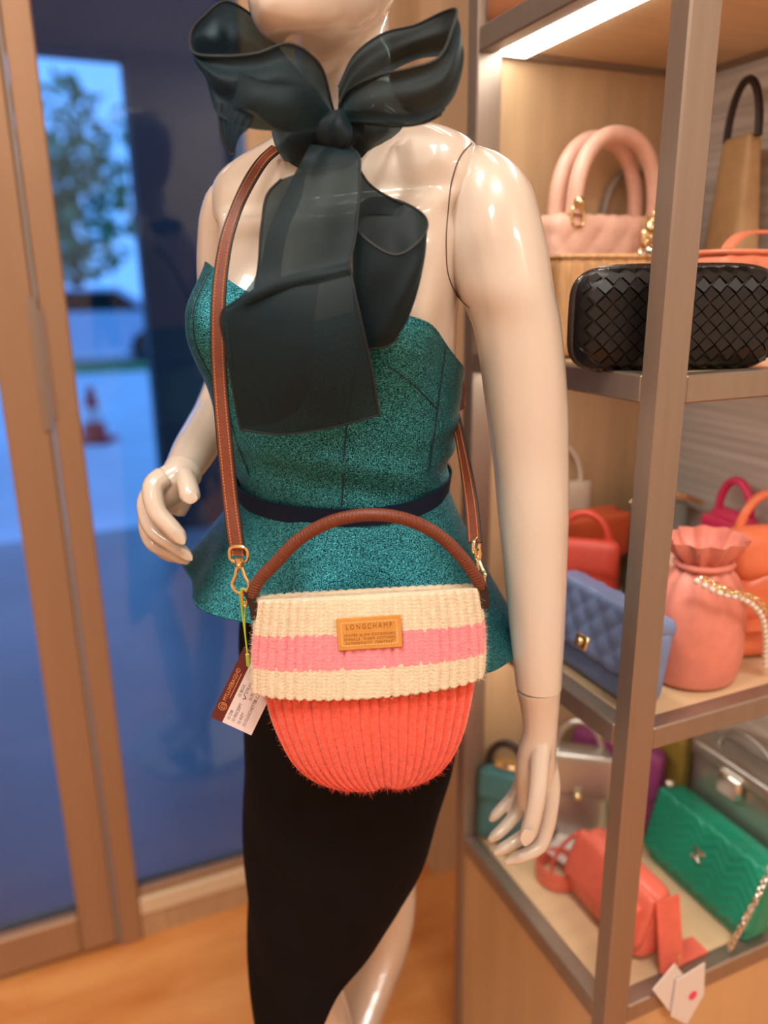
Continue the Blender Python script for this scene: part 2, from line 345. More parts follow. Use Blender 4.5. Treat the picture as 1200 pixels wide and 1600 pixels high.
# head: turned a little to her right; rings from the chin to the crown, with nose, lips and brow
hc = P(512, 40, .795); HY = math.radians(30)
hl = np.array([math.cos(HY), -math.sin(HY), 0]); hf = np.array([-math.sin(HY), -math.cos(HY), 0])
zc0 = 1.532
HEAD = [(0, .022, .030, .045), (.006, .034, .046, .036), (.018, .046, .062, .024), (.036, .055, .074, .012), (.06, .063, .085, .002), (.09, .069, .092, -.004), (.13, .073, .096, -.008), (.165, .071, .093, -.010), (.195, .060, .080, -.010), (.215, .040, .056, -.010), (.225, .012, .02, -.010)]
hz = [h[0] for h in HEAD]; hp = np.array([h[1:] for h in HEAD]); rings = []
for z in np.linspace(0, .225, 60):
    a, b, o = interp(hz, hp, z)[0]; t = th
    r = np.stack([np.zeros_like(t), np.zeros_like(t), np.full_like(t, z)], -1)
    face = np.exp(-(t/.17)**2)*(.017*np.exp(-((z-.083)/.013)**2) + .006*np.exp(-((z-.105)/.02)**2)) + np.exp(-(t/.30)**2)*(.005*np.exp(-((z-.053)/.004)**2) + .005*np.exp(-((z-.044)/.004)**2) + .006*np.exp(-((z-.018)/.012)**2))
    face += -.006*(np.exp(-((t-.38)/.15)**2) + np.exp(-((t+.38)/.15)**2))*np.exp(-((z-.112)/.012)**2)
    face += .010*(np.exp(-((t-1.65)/.10)**2) + np.exp(-((t+1.65)/.10)**2))*np.exp(-((z-.095)/.022)**2)
    rings.append(np.array([hc[0], hc[1], zc0]) + hf*0.0 + r + (a*np.sin(t)+face*np.sin(t))[:, None]*hl + (b*np.cos(t)+face*np.cos(t) + o)[:, None]*hf)
body.loft(rings, True, True)
# legs: the front one under the skirt, the rear one stepping back
def limb(mb, pts, rr, n=40, seg=24, flat=1.0):
    p = spline(pts, n); r = interp(np.linspace(0, 1, len(rr)), rr, np.linspace(0, 1, n)); mb.tube(p, r, seg, flat=flat)
hipL = torso(np.array([1.2]), np.array([.84]), -.055)[0]; hipR = torso(np.array([-1.3]), np.array([.84]), -.055)[0]
kl = P(607, 1430, .92); al = P(566, 1600, .93); al = kl + (al - kl)*2.05; al[2] = .10
limb(body, [hipL, kl + [-.012, -.02, .20], kl, kl*.5 + al*.5 + [0, .012, 0], al], [.045, .044, .038, .041, .022])
limb(body, [al, al + [-.03, -.05, -.055], al + [-.055, -.11, -.088]], [.024, .026, .014])
limb(body, [al + [.008, .012, -.01], al + [.008, .014, -.075]], [.022, .017])
kr = P(470, 1430, .80); ar = P(522, 1655, .85); ar = np.array([ar[0], .86, .10])
limb(body, [hipR, kr + [0, .0, .18], kr, kr*.5 + ar*.5 + [0, .02, 0], ar], [.045, .044, .036, .041, .022])
limb(body, [ar, ar + [-.01, -.06, -.055], ar + [-.02, -.125, -.088]], [.024, .026, .014])
limb(body, [ar + [0, .014, -.01], ar + [0, .016, -.075]], [.022, .017])
me = remeshed(body, .0042, 8, 'body')
L0 = np.array(mq.location)
for v in me.vertices: v.co = (np.array(v.co) - L0).tolist()
link('body', me, m_mq, mq, True, 180)
m_plate = mat('stand_plate', (.75, .75, .76), .15, metal=1.0)
MB().loft([[(c[0]*1.0 + .0, c[1], z) for c in circ(r, 0, 48)] for r, z in ((.185, .0), (.19, .004), (.19, .010), (.186, .014))], True, True).build('base_plate', m_plate, mq)

# arms as separate castings with a seam at the shoulder and the wrist
def arm_mesh(rows, n=70, seg=36, dr=1.0):
    """rows of px, py, d, width in px"""
    c = np.array([P(a, b, d) for a, b, d, w in rows]); r = np.array([w/2*pxm(d, P(a, b, d)[2]) for a, b, d, w in rows])
    L = np.concatenate([[0], np.cumsum(np.linalg.norm(np.diff(c, axis=0), axis=1))]); t = np.linspace(0, L[-1], n)
    return interp(L, c, t), interp(L, r, t)
rowsL = [(746, 228, .790, 8), (750, 233, .790, 30), (757, 246, .790, 66), (763, 268, .790, 103), (767, 300, .789, 130), (772, 350, .787, 148), (778, 400, .785, 158), (788, 450, .78, 152), (805, 500, .78, 139), (815, 560, .78, 133), (823, 640, .78, 127), (829, 720, .778, 117), (833, 800, .772, 110), (836, 880, .765, 99), (839, 980, .755, 86), (841.5, 1072, .745, 71)]
p, r = arm_mesh(rowsL); mbA = MB(); mbA.loft([[(q[0]+k*math.cos(a), q[1]+k*math.sin(a), q[2]) for a in np.arange(44)*2*PI/44] for q, k in zip(p, r)], True, True)
mbA.build('arm', m_mq, mq, world=True, sharp=60)
rowsR = [(372, 283, .862, 12), (364, 291, .864, 36), (355, 306, .868, 56), (348, 332, .875, 66), (345, 380, .885, 72), (346, 440, .90, 74), (350, 500, .93, 70), (352, 560, .96, 66), (350, 610, .985, 64), (338, 640, .965, 64), (322, 672, .92, 66), (303, 705, .87, 66), (284, 738, .815, 56)]
p, r = arm_mesh(rowsR); MB().tube(p, r, 36).build('arm', m_mq, mq, world=True, sharp=60)
def pxpath(rows, n): return spline([P(*q) for q in rows], n)

from mathutils.bvhtree import BVHTree
def bvh_of(objs):
    out = []
    for o in objs:
        L = Vector(o.parent.location if o.parent else (0, 0, 0)); me_ = o.data
        out.append(BVHTree.FromPolygons([v.co + L for v in me_.vertices], [p_.vertices[:] for p_ in me_.polygons]))
    return out
def hitd(trees, px, py):
    r_ = Vector(ray(px, py)).normalized(); best = None
    for t_ in trees:
        h_ = t_.ray_cast(Vector((0, 0, CAM_H)), r_)
        if h_[0] is not None and (best is None or h_[3] < best[1]): best = (h_[0], h_[3])
    return None if best is None else np.array(best[0])
tr_mq = bvh_of([o for o in mq.children if o.name.split('.')[0] in ('body', 'arm')])
def on_mq(rows, n):
    pts = []
    for q_ in spline([(a_, b_, 0) for a_, b_ in rows], n):
        h_ = hitd(tr_mq, q_[0], q_[1])
        if h_ is not None: pts.append(h_)
    return pts
seamp = on_mq([(737, 224), (722, 240), (708, 275), (700, 330), (697, 390), (701, 432), (716, 464), (734, 481)], 50)
MB().tube(seamp, .0008, 6).build('shoulder_seam', m_seam, mq, world=True)

def finger(mb, pts, r0, r1, n=14):
    p = spline([P(*q) for q in pts], n); r = np.linspace(r0, r1, n); r[-1] *= .45; r[-2] *= .80
    mb.tube(p, r, 12)
def nail(mb, a, b, w, h, side):
    """small plate lying on a finger tip from a to b"""
    A_ = P(*a); B_ = P(*b); e = B_ - A_; s_ = unit(np.cross(e, side)); G = []
    for i in range(7):
        t = i/6; c = A_ + e*t; ww = w*(1 - max(0, (t-.45)/.55)**2*.75)*(.75 + .25*min(1, t*4)); G.append([c + s_*ww*k + np.array(side)*h*(1-k*k*.8) for k in np.linspace(-1, 1, 5)])
    mb.slab(G, .0006)
# her left hand (beside the shelf)
h = MB()
def palm(mb, rows, flat):
    c = np.array([P(a, b, d) for a, b, d, w, f in rows]); r = [w/2*pxm(d, P(a, b, d)[2]) for a, b, d, w, f in rows]
    p = spline(c, 24); rr = interp(np.linspace(0, 1, len(r)), r, np.linspace(0, 1, 24)); ff = interp(np.linspace(0, 1, len(r)), [q[4] for q in rows], np.linspace(0, 1, 24))
    t = np.gradient(p, axis=0); rings = []
    for i in range(24):
        ti = unit(t[i]); n1 = np.array(flat) - ti*(np.array(flat) @ ti); n1 = unit(n1); n2 = np.cross(ti, n1); a = np.arange(24)*2*PI/24
        rings.append(p[i] + rr[i]*(np.cos(a)[:, None]*n1*ff[i] + np.sin(a)[:, None]*n2))
    mb.loft(rings, True, True)
palm(h, [(841.5, 1074, .745, 69, 1.0), (844, 1110, .744, 60, .95), (844, 1145, .742, 54, .90), (839, 1175, .742, 60, .80), (837, 1210, .742, 64, .66), (836, 1240, .744, 60, .55), (834, 1262, .746, 48, .5)], (0, 1, 0))
finger(h, [(846, 1118, .745), (846, 1150, .738), (843, 1190, .726), (840, 1232, .714), (833, 1275, .706), (821, 1318, .702)], .0120, .0092, 20)          # thumb
finger(h, [(848, 1160, .746), (857, 1195, .745), (862, 1225, .741), (860, 1262, .734), (852, 1303, .726), (846, 1320, .722), (815, 1338, .716), (788, 1348, .714)], .0115, .0066, 20)   # index
finger(h, [(846, 1215, .758), (838, 1262, .752), (828, 1296, .744), (800, 1318, .734), (770, 1334, .728)], .0105, .0064, 20)      # middle
finger(h, [(832, 1205, .770), (818, 1248, .768), (806, 1272, .762), (785, 1296, .752), (763, 1315, .746)], .0100, .0062, 20)      # ring
finger(h, [(820, 1195, .780), (812, 1226, .782), (800, 1246, .778), (782, 1265, .770), (765, 1283, .766)], .0092, .0058, 20)      # little
me = remeshed(h, .0014, 8, 'hand')
L0 = np.array(mq.location)
for v in me.vertices: v.co = (np.array(v.co) - L0).tolist()
handL = link('hand', me, m_mq, mq, True, 180)
nm = MB(); nail(nm, (827, 1297, .6905), (820, 1321, .6895), .0068, .0012, (0, -1, .15)); nm.build('thumb_nail', m_mq, handL, world=False)
nm2 = bpy.data.objects[-1] if False else None
for ch in handL.children:
    for v in ch.data.vertices: v.co = (np.array(v.co) - L0).tolist()
# her right hand (in front of the window)
h = MB()
palm(h, [(287, 735, .815, 62, 1.0), (280, 746, .805, 60, .95), (266, 757, .800, 62, .8), (252, 768, .798, 62, .7), (240, 780, .797, 50, .62)], (0, 1, .3))
finger(h, [(288, 742, .782), (293, 758, .768), (297, 776, .758), (298, 786, .755)], .0105, .0108)       # thumb, foreshortened
finger(h, [(256, 745, .786), (240, 758, .776), (240, 782, .768), (246, 800, .764), (268, 825, .760), (288, 848, .758)], .0120, .0085, 20)   # index
finger(h, [(250, 762, .798), (231, 778, .792), (230, 806, .784), (238, 826, .779), (268, 850, .773), (300, 873, .770)], .0112, .0070, 20)  # middle
finger(h, [(254, 770, .812), (233, 795, .806), (229, 825, .800), (236, 846, .796), (266, 864, .790), (296, 879, .786)], .0105, .0064, 20)  # ring
finger(h, [(264, 770, .826), (248, 800, .824), (236, 835, .818), (248, 857, .812), (280, 876, .806)], .0098, .0060, 20)     # little
palm(h, [(282, 758, .815, 44, .8), (280, 778, .818, 42, .7), (272, 800, .822, 36, .6)], (0, 1, .3))
me = remeshed(h, .0014, 8, 'hand')
for v in me.vertices: v.co = (np.array(v.co) - L0).tolist()
handR = link('hand', me, m_mq, mq, True, 180)
for nm_, a, b, w, hh in (('thumb_nail', (297, 772, .7440), (298, 787, .7425), .0072, .0012), ('finger_nail', (273, 831, .7485), (288, 850, .7490), .0052, .001), ('finger_nail', (281, 859, .7620), (300, 875, .7620), .0046, .001)):
    nm = MB(); nail(nm, a, b, w, hh, (0, -1, .2)); o = nm.build(nm_, m_mq, handR)
    for v in o.data.vertices: v.co = (np.array(v.co) - L0).tolist()

# ------------------------------------------------------------------ the skirt
m_skirt = mat('black_knit', srgb(15, 10, 10), .9, spec=.15, bump=.25, bscale=900, bdist=.0008, var=.15, vscale=25)
SK = [sec(930, 378, 680, DB, .78), sec(1000, 372, 700, DB, .78), sec(1100, 380, 712, DB, .78), sec(1180, 380, 704, DB-.003, .78), sec(1250, 380, 686, DB-.008, .80), sec(1330, 382, 658, DB-.015, .80), sec(1400, 385, 624, DB-.025, .80), sec(1470, 388, 588, DB-.035, .80), sec(1540, 392, 575, DB-.045, .80), sec(1640, 399, 560, DB-.055, .80)]
SK = sorted(SK); SZ = [t[0] for t in SK]; SR = np.array([t[1:] for t in SK])
def skirt_pt(th, z):
    q = interp(SZ, SR, z.ravel()).reshape(z.shape + (4,)); fold = .0022*np.sin(th*5 + z*38)*np.clip((.95-z)/.3, 0, 1)
    return np.stack([q[..., 0], q[..., 1], z], -1) + ((q[..., 2]+fold)*np.sin(th))[..., None]*LV + ((q[..., 3]+fold)*np.cos(th))[..., None]*FV
ths = np.linspace(-PI, PI, 121)
ztop = SZ[-1]; zlow = P(400, 1625, DB-.05)[2]; zhigh = P(640, 1402, DB-.02)[2]
# hem: low at her front right, climbing along a slanted wrap edge to her left side
hx = np.array([-PI, -1.6, -.8, -.25, .05, .45, .85, 1.25, 1.7, 2.4, PI]); hh_ = np.array([zhigh-.07, zlow+.01, zlow-.005, zlow-.005, zlow+.012, zlow+.075, zlow+.135, zhigh-.008, zhigh+.012, zhigh-.01, zhigh-.07])
hem = interp(hx, hh_, ths); T = np.linspace(0, 1, 80)
Zg = ztop + (hem[None, :] - ztop)*T[:, None]; THg = np.repeat(ths[None, :], 80, 0)
sk = thing('pencil_skirt', 'black fitted pencil skirt with slanted hem on the mannequin', 'skirt', (-.05, .80, .4))
MB().slab(skirt_pt(THg, Zg), .0022).build('skirt_body', m_skirt, sk, world=True)
he = skirt_pt(ths[None, :], hem[None, :])[0]
MB().tube(he[:-1], .0016, 6, closed=True).build('hem', m_skirt, sk, world=True)
sm = skirt_pt(np.full((1, 60), .95), np.linspace(ztop, hem[int(120*(.95+PI)/(2*PI))]+.004, 60)[None, :])[0]
MB().tube(sm + FV*.001, .0007, 5).build('side_seam', m_skirt, sk, world=True)

# ------------------------------------------------------------------ the peplum top
def lame(name):
    m = bpy.data.materials.new(name); m.use_nodes = True; nt = m.node_tree; b = nt.nodes['Principled BSDF']; N = nt.nodes.new; Lk = nt.links.new
    tc = N('ShaderNodeTexCoord'); mp = N('ShaderNodeMapping'); mp.inputs['Scale'].default_value = (1, 1, 1.9); Lk(tc.outputs['Object'], mp.inputs['Vector'])
    n = N('ShaderNodeTexNoise'); n.inputs['Scale'].default_value = 820; n.inputs['Detail'].default_value = 2.5; n.inputs['Roughness'].default_value = .7; Lk(mp.outputs[0], n.inputs['Vector'])
    r = N('ShaderNodeValToRGB'); e = r.color_ramp.elements; e[0].position = .43; e[0].color = (*srgb(8, 40, 48), 1); e[1].position = .60; e[1].color = (*srgb(96, 208, 222), 1)
    k = r.color_ramp.elements.new(.52); k.color = (*srgb(24, 108, 124), 1)
    Lk(n.outputs['Fac'], r.inputs['Fac']); Lk(r.outputs['Color'], b.inputs['Base Color'])
    n3 = N('ShaderNodeTexNoise'); n3.inputs['Scale'].default_value = 9; Lk(mp.outputs[0], n3.inputs['Vector'])
    mr = N('ShaderNodeMapRange'); mr.inputs['To Min'].default_value = .26; mr.inputs['To Max'].default_value = .46; Lk(n3.outputs['Fac'], mr.inputs['Value']); Lk(mr.outputs[0], b.inputs['Roughness'])
    b.inputs['Metallic'].default_value = .82
    bp = N('ShaderNodeBump'); bp.inputs['Strength'].default_value = .55; bp.inputs['Distance'].default_value = .0012; Lk(n.outputs['Fac'], bp.inputs['Height']); Lk(bp.outputs[0], b.inputs['Normal'])
    return m
m_teal = lame('teal_lame'); m_lining = mat('black_lining', srgb(14, 14, 16), .8)
tp = thing('peplum_top', 'strapless metallic teal peplum top on the mannequin', 'top', (-.05, .80, 1.0))
zw = P(535, 792, DB-.08)[2]
# upper edge by angle: high on both cups, dipping between and falling to the back
ex = np.array([-PI, -2.2, -1.45, -1.0, -.65, -.30, 0.0, .35, .75, 1.05, 1.40, 2.2, PI]); ey = np.array([1.235, 1.245, 1.318, 1.352, 1.350, 1.325, 1.300, 1.308, 1.300, 1.282, 1.262, 1.238, 1.235])
wdip = zw + .004 - .016*np.cos(ths); edge = interp(ex, ey, ths); NR = 70; T = np.linspace(0, 1, NR)
Zg = edge[None, :] + (wdip[None, :] - edge[None, :])*T[:, None]; THg = np.repeat(ths[None, :], NR, 0)
wr = .0016*np.sin(THg*3 + Zg*130)*np.exp(-((Zg-zw-.03)/.035)**2) + .0025*np.sin(Zg*190)*np.exp(-((THg-1.55)/.32)**2)*np.clip((1.22-Zg)/.05, 0, 1)
G = torso(THg, Zg, .0045 + wr)
MB().slab(G, .0018).build('bodice', m_teal, tp, world=True)
MB().tube(G[0][:-1], .0013, 6, closed=True).build('neckline_edge', m_teal, tp, world=True)
m_stitch = mat('seam_line', srgb(8, 40, 46), .6)
def seam_on(thf, z0, z1, off, name='panel_seam'):
    z = np.linspace(z0, z1, 50); t = np.array([thf(k) for k in z]); p_ = torso(t, z, off); MB().tube(p_, .0008, 5).build(name, m_stitch, tp, world=True)
seam_on(lambda z: .30 + .10*np.clip((z-1.2)/.1, -1, 1), 1.30, zw, .0058)
seam_on(lambda z: 1.12, 1.275, zw, .0058)
seam_on(lambda z: -.62, 1.345, zw, .0058)
a0, a1 = (.55, 1.262), (1.10, 1.218)
z = np.linspace(0, 1, 20); MB().tube(torso(a0[0] + (a1[0]-a0[0])*z, a0[1] + (a1[1]-a0[1])*z, .0058), .0006, 5).build('dart', m_stitch, tp, world=True)
# peplum: flares from the waist with soft folds; hem lower on her left
PT = np.linspace(0, 1, 46); q = interp(TZ, TR, [zw])[0]
hemz = interp([-PI, -2.3, -1.5, -.7, 0, .8, 1.5, 2.3, PI], [.97, 1.015, 1.02, 1.005, .985, .965, .952, .945, .97], ths)
flx = interp([-PI, -2.3, -1.6, -.9, 0, .8, 1.45, 2.2, PI], [.050, .065, .085, .055, .030, .045, .088, .075, .050], ths)
THg = np.repeat(ths[None, :], 46, 0); TT = np.repeat(PT[:, None], 121, 1)
fold = .010*np.sin(THg*7 + .8)*TT**1.6
off = .007 + flx[None, :]*TT**1.15 + fold
Zg = wdip[None, :] + (hemz[None, :] - wdip[None, :])*TT
G = np.stack([np.full_like(Zg, q[0]), np.full_like(Zg, q[1]), Zg], -1) + ((q[2]+off)*np.sin(THg))[..., None]*LV + ((q[3]+off)*np.cos(THg))[..., None]*FV
MB().slab(G, .0016).build('peplum', m_teal, tp, world=True)
Gi = np.stack([np.full_like(Zg, q[0]), np.full_like(Zg, q[1]), Zg + .0015], -1) + ((q[2]+off-.0022)*np.sin(THg))[..., None]*LV + ((q[3]+off-.0022)*np.cos(THg))[..., None]*FV
MB().slab(Gi, .0010).build('peplum_lining', m_lining, tp, world=True)
MB().tube(G[-1][:-1], .0014, 6, closed=True).build('peplum_hem', m_teal, tp, world=True)
# sash at the waist
m_sash = mat('navy_ribbon', srgb(13, 25, 46), .7, spec=.2, bump=.15, bscale=700, bdist=.0006)
zs_ = np.linspace(-.007, .011, 8); TH, ZZ = np.meshgrid(ths, zs_); ZZ = ZZ + wdip[None, :]
G = torso(TH, ZZ, .0085 + 0*ZZ)
bl = MB().slab(G, .0022).build('ribbon_belt', m_sash, sharp=50)
tag(bl, 'narrow navy ribbon belt around the waist of the teal top', 'belt')
# ------------------------------------------------------------------ the organza scarf
def organza(name, col, trans):
    m = bpy.data.materials.new(name); m.use_nodes = True; nt = m.node_tree; b = nt.nodes['Principled BSDF']; N = nt.nodes.new; Lk = nt.links.new
    b.inputs['Base Color'].default_value = (*col, 1); b.inputs['Roughness'].default_value = .6; b.inputs['Specular IOR Level'].default_value = .25; b.inputs['Sheen Weight'].default_value = .16; b.inputs['Sheen Roughness'].default_value = .4
    b.inputs['Sheen Tint'].default_value = (.20, .62, .68, 1)
    tc = N('ShaderNodeTexCoord'); n = N('ShaderNodeTexNoise'); n.inputs['Scale'].default_value = 1100; Lk(tc.outputs['Object'], n.inputs['Vector'])
    bp = N('ShaderNodeBump'); bp.inputs['Strength'].default_value = .12; bp.inputs['Distance'].default_value = .0005; Lk(n.outputs['Fac'], bp.inputs['Height']); Lk(bp.outputs[0], b.inputs['Normal'])
    t = N('ShaderNodeBsdfTransparent'); t.inputs['Color'].default_value = (.55, .74, .78, 1); mx = N('ShaderNodeMixShader'); mx.inputs[0].default_value = trans
    out = nt.nodes['Material Output']; Lk(b.outputs[0], mx.inputs[1]); Lk(t.outputs[0], mx.inputs[2]); Lk(mx.outputs[0], out.inputs['Surface']); return m
m_org = organza('dark_teal_organza', srgb(13, 33, 40), .13)
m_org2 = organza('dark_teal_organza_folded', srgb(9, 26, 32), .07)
m_hem = mat('organza_hem', srgb(16, 24, 28), .6)
sf = thing('organza_scarf', 'sheer dark teal organza scarf tied in a big bow at the neck', 'scarf', P(525, 205, .735))
def patch(rows, nu, nv, wave=0.0, wf=5.0, seed=0):
    """smooth sheet through rows of control points px, py, d"""
    R = [spline([P(*q) for q in r], nv) for r in rows]; R = np.array(R); G = np.stack([spline(R[:, j], nu) for j in range(nv)], 1)
    if wave:
        u = np.linspace(0, 1, nu)[:, None]; v = np.linspace(0, 1, nv)[None, :]
        w = np.sin(v*wf*2*PI + seed + u*2.0)*np.sin(u*PI)**.5 + .5*np.sin(v*wf*3.3*PI - u*4 + seed*2)*u
        G[..., 1] += wave*w
    return G
def ribbon(rows, nu, nv, **k):
    """rows of (edge a, edge b) px, py, d; middle filled in with a slight belly"""
    full = []
    for a, b in rows:
        a = np.array(a, float); b = np.array(b, float); full.append([a, a*.67 + b*.33, a*.33 + b*.67, b])
    return patch(full, nu, nv, **k)
def sheet(name, G, m, hems=(), th=None):
    o = MB().grid(G).build(name, m, sf, world=True, sharp=180)
    for e in hems:
        line = {'a': G[:, 0], 'b': G[:, -1], '0': G[0], '1': G[-1]}[e]
        mb = MB(); mb.tube(line, .0011, 6); L = np.array(sf.location); mb.v = [(x-L[0], y-L[1], z-L[2]) for x, y, z in mb.v]
        mb.build('hem', m_hem, o)
    return o
sheet('bow_loop', ribbon([((521, 172, .728), (526, 196, .728)), ((496, 96, .712), (484, 208, .705)), ((455, 68, .702), (430, 206, .693)), ((400, 83, .696), (386, 201, .688)), ((345, 87, .692), (346, 184, .688)), ((303, 82, .698), (322, 122, .702)),
                          ((297, 50, .715), (306, 100, .725)), ((318, 22, .735), (330, 118, .742)), ((352, 0, .752), (365, 132, .757)), ((395, 24, .765), (425, 150, .765)), ((432, 72, .770), (480, 170, .760)), ((500, 150, .752), (518, 190, .742))], 90, 40, wave=.0045, wf=1.6), m_org, 'a')
sheet('bow_fold', patch([[(372, 112, .684), (420, 128, .676), (462, 135, .680), (500, 150, .700), (520, 180, .722)], [(366, 150, .682), (400, 150, .674), (440, 165, .676), (490, 178, .696), (522, 188, .722)], [(350, 172, .686), (390, 172, .680), (430, 200, .680), (480, 206, .698), (525, 196, .724)]], 30, 40, wave=.002, wf=1.2), m_org, ())
sheet('bow_tip', patch([[(344, 160, .688), (366, 165, .684), (398, 180, .684)], [(343, 190, .687), (366, 196, .683), (388, 201, .684)], [(348, 218, .687), (364, 220, .684), (377, 210, .685)], [(360, 242, .687), (363, 243, .686), (366, 236, .686)]], 24, 20, wave=.001), m_org, 'a1')
sheet('bow_loop', ribbon([((530, 168, .728), (529, 192, .728)), ((546, 140, .706), (560, 190, .700)), ((590, 118, .690), (612, 191, .688)), ((640, 106, .680), (662, 188, .682)), ((682, 92, .680), (700, 164, .684)), ((708, 40, .694), (722, 112, .694)),
                          ((713, 13, .712), (721, 70, .712)), ((690, 19, .730), (700, 86, .733)), ((650, 38, .738), (655, 93, .742)), ((600, 51, .744), (595, 122, .748)), ((555, 84, .742), (548, 152, .746)), ((529, 135, .736), (528, 182, .738))], 90, 36, wave=.003, wf=1.3), m_org2, 'a')
sheet('bow_fold', patch([[(535, 172, .722), (575, 172, .700), (630, 178, .690), (680, 168, .692), (697, 158, .694)], [(535, 182, .722), (575, 186, .698), (630, 192, .690), (676, 186, .694), (696, 170, .697)], [(535, 190, .726), (575, 194, .704), (630, 197, .698), (668, 190, .700), (690, 178, .702)]], 16, 30, wave=.0012), m_org, '1')
# band around the neck and the knot
nc = np.array([interp(TZ, TR, [1.48])[0][0], interp(TZ, TR, [1.48])[0][1]])
ang = np.linspace(0, 2*PI, 60, endpoint=False); rings = []
for k in np.linspace(0, 1, 9):
    rr = .062 + .012*math.sin(k*PI) - .004*k + .0025*np.sin(ang*9 + k*5); rings.append(np.stack([nc[0] + rr*np.sin(ang), nc[1] - rr*np.cos(ang)*1.0, 1.452 + .034*k - .012*np.cos(ang) + .012*np.sin(ang)], -1))
G = np.array(rings); G = np.concatenate([G, G[:, :1]], 1); sheet('neck_band', G, m_org2)
sheet('knot_wing', patch([[(524, 196, .725), (480, 204, .722), (440, 204, .735), (424, 205, .765)], [(522, 214, .718), (480, 226, .716), (445, 228, .732), (430, 228, .765)], [(515, 232, .724), (480, 244, .722), (455, 252, .738), (444, 252, .765)]], 20, 26, wave=.002, wf=1.5), m_org2)
sheet('knot_wing', patch([[(536, 198, .722), (570, 188, .722), (610, 190, .735), (634, 192, .765)], [(538, 215, .716), (565, 212, .714), (600, 208, .730), (625, 205, .765)], [(540, 232, .722), (562, 239, .722), (590, 228, .738), (612, 216, .765)]], 20, 26, wave=.0015, wf=1.3, seed=2), m_org2)
kc = P(526, 208, .718); rings = []
for i in range(17):
    t = i/16; ph = PI*t; rr = max(math.sin(ph), .03)**.7; a = np.linspace(0, 2*PI, 40, endpoint=False); fold = 1 + .16*np.sin(a*5 + t*3) + .07*np.sin(a*9 - t*5)
    ax = (t-.5)*.036
    rings.append(kc + np.stack([.020*rr*np.cos(a)*fold + ax*.25, .014*rr*np.sin(a)*fold, ax + .004*rr*np.sin(a*2)], -1))
MB().loft(rings, True, True).build('knot', m_org2, sf, world=True)
# front tail, wide lower panel, rolled side loop
tr_all = bvh_of([o for t_ in (mq, tp) for o in t_.children if o.name.split('.')[0] in ('body', 'bodice')])
sheet('tail', ribbon([((484, 226, .712), (548, 230, .712)), ((474, 246, .702), (561, 244, .704)), ((458, 275, .697), (562, 275, .698)), ((438, 315, .690), (560, 320, .690)), ((417, 365, .682), (554, 375, .682)), ((402, 425, .676), (547, 408, .676)), ((375, 462, .671), (545, 420, .671)), ((346, 486, .674), (546, 428, .672))], 70, 40, wave=.0028, wf=1.1), m_org, 'b')
sheet('tail_panel', patch([[(352, 478, .682), (420, 440, .678), (490, 420, .678), (545, 412, .678)], [(346, 490, .680), (420, 470, .672), (490, 458, .670), (553, 450, .671)], [(353, 545, .682), (420, 535, .670), (490, 525, .666), (565, 505, .668)], [(363, 605, .690), (425, 605, .678), (495, 595, .672), (580, 575, .674)], [(371, 650, .697), (435, 655, .688), (510, 645, .684), (588, 622, .684)], [(376, 672, .700), (440, 678, .693), (515, 668, .690), (592, 648, .690)]], 60, 40, wave=.002, wf=.9), m_org, 'ab1')
sheet('tail_underlay', patch([[(352, 486, .688), (420, 460, .684), (500, 430, .682)], [(358, 540, .690), (420, 530, .680), (490, 520, .678)], [(365, 590, .694), (425, 590, .686), (488, 580, .682)], [(374, 655, .703), (430, 650, .696), (475, 625, .692)], [(380, 668, .704), (425, 662, .698), (462, 645, .695)]], 40, 30, wave=.001), m_org, '')
sheet('tail_underlay', patch([[(440, 280, .708), (480, 265, .705)], [(420, 300, .706), (470, 310, .702)], [(409, 350, .700), (450, 360, .696)], [(403, 420, .692), (440, 420, .686)], [(398, 450, .690), (440, 450, .684)]], 30, 14, wave=.001), m_org, 'a')
rimpts = [[(556, 350, .700), (580, 380, .684), (622, 398, .674), (654, 378, .680), (668, 350, .695), (652, 328, .715), (612, 311, .725), (574, 312, .718)],
          [(551, 405, .696), (582, 425, .680), (625, 437, .672), (654, 420, .678), (665, 392, .690), (648, 380, .706), (610, 370, .712), (572, 375, .708)],
          [(552, 460, .692), (588, 478, .678), (622, 482, .674), (642, 472, .678), (653, 450, .686), (640, 440, .695), (610, 440, .700), (575, 445, .698)],
          [(556, 515, .690), (588, 528, .681), (614, 524, .679), (628, 512, .681), (638, 495, .685), (626, 495, .692), (605, 498, .695), (578, 505, .694)],
          [(560, 546, .690), (585, 545, .685), (604, 541, .684), (614, 535, .684), (620, 528, .686), (610, 530, .690), (598, 535, .692), (578, 540, .693)]]
R = np.array([spline([P(*q) for q in r], 60, True) for r in rimpts]); G = np.stack([spline(R[:, j], 50) for j in range(60)], 1); G = np.concatenate([G, G[:, :1]], 1)
w_ = np.linspace(0, 1, 50)[:, None]; aa = np.linspace(0, 2*PI, 61)[None, :]; G[..., 1] += .002*np.sin(aa*4 + w_*6)*np.sin(w_*PI)
sheet('side_loop', G, m_org2, '01')
sheet('side_loop_top', patch([[(560, 262, .712), (575, 285, .714), (600, 304, .720), (630, 318, .722)], [(560, 300, .710), (578, 308, .714), (604, 318, .720), (630, 328, .722)], [(557, 345, .704), (575, 335, .712), (600, 335, .718), (625, 340, .720)]], 20, 24), m_org2, '0')

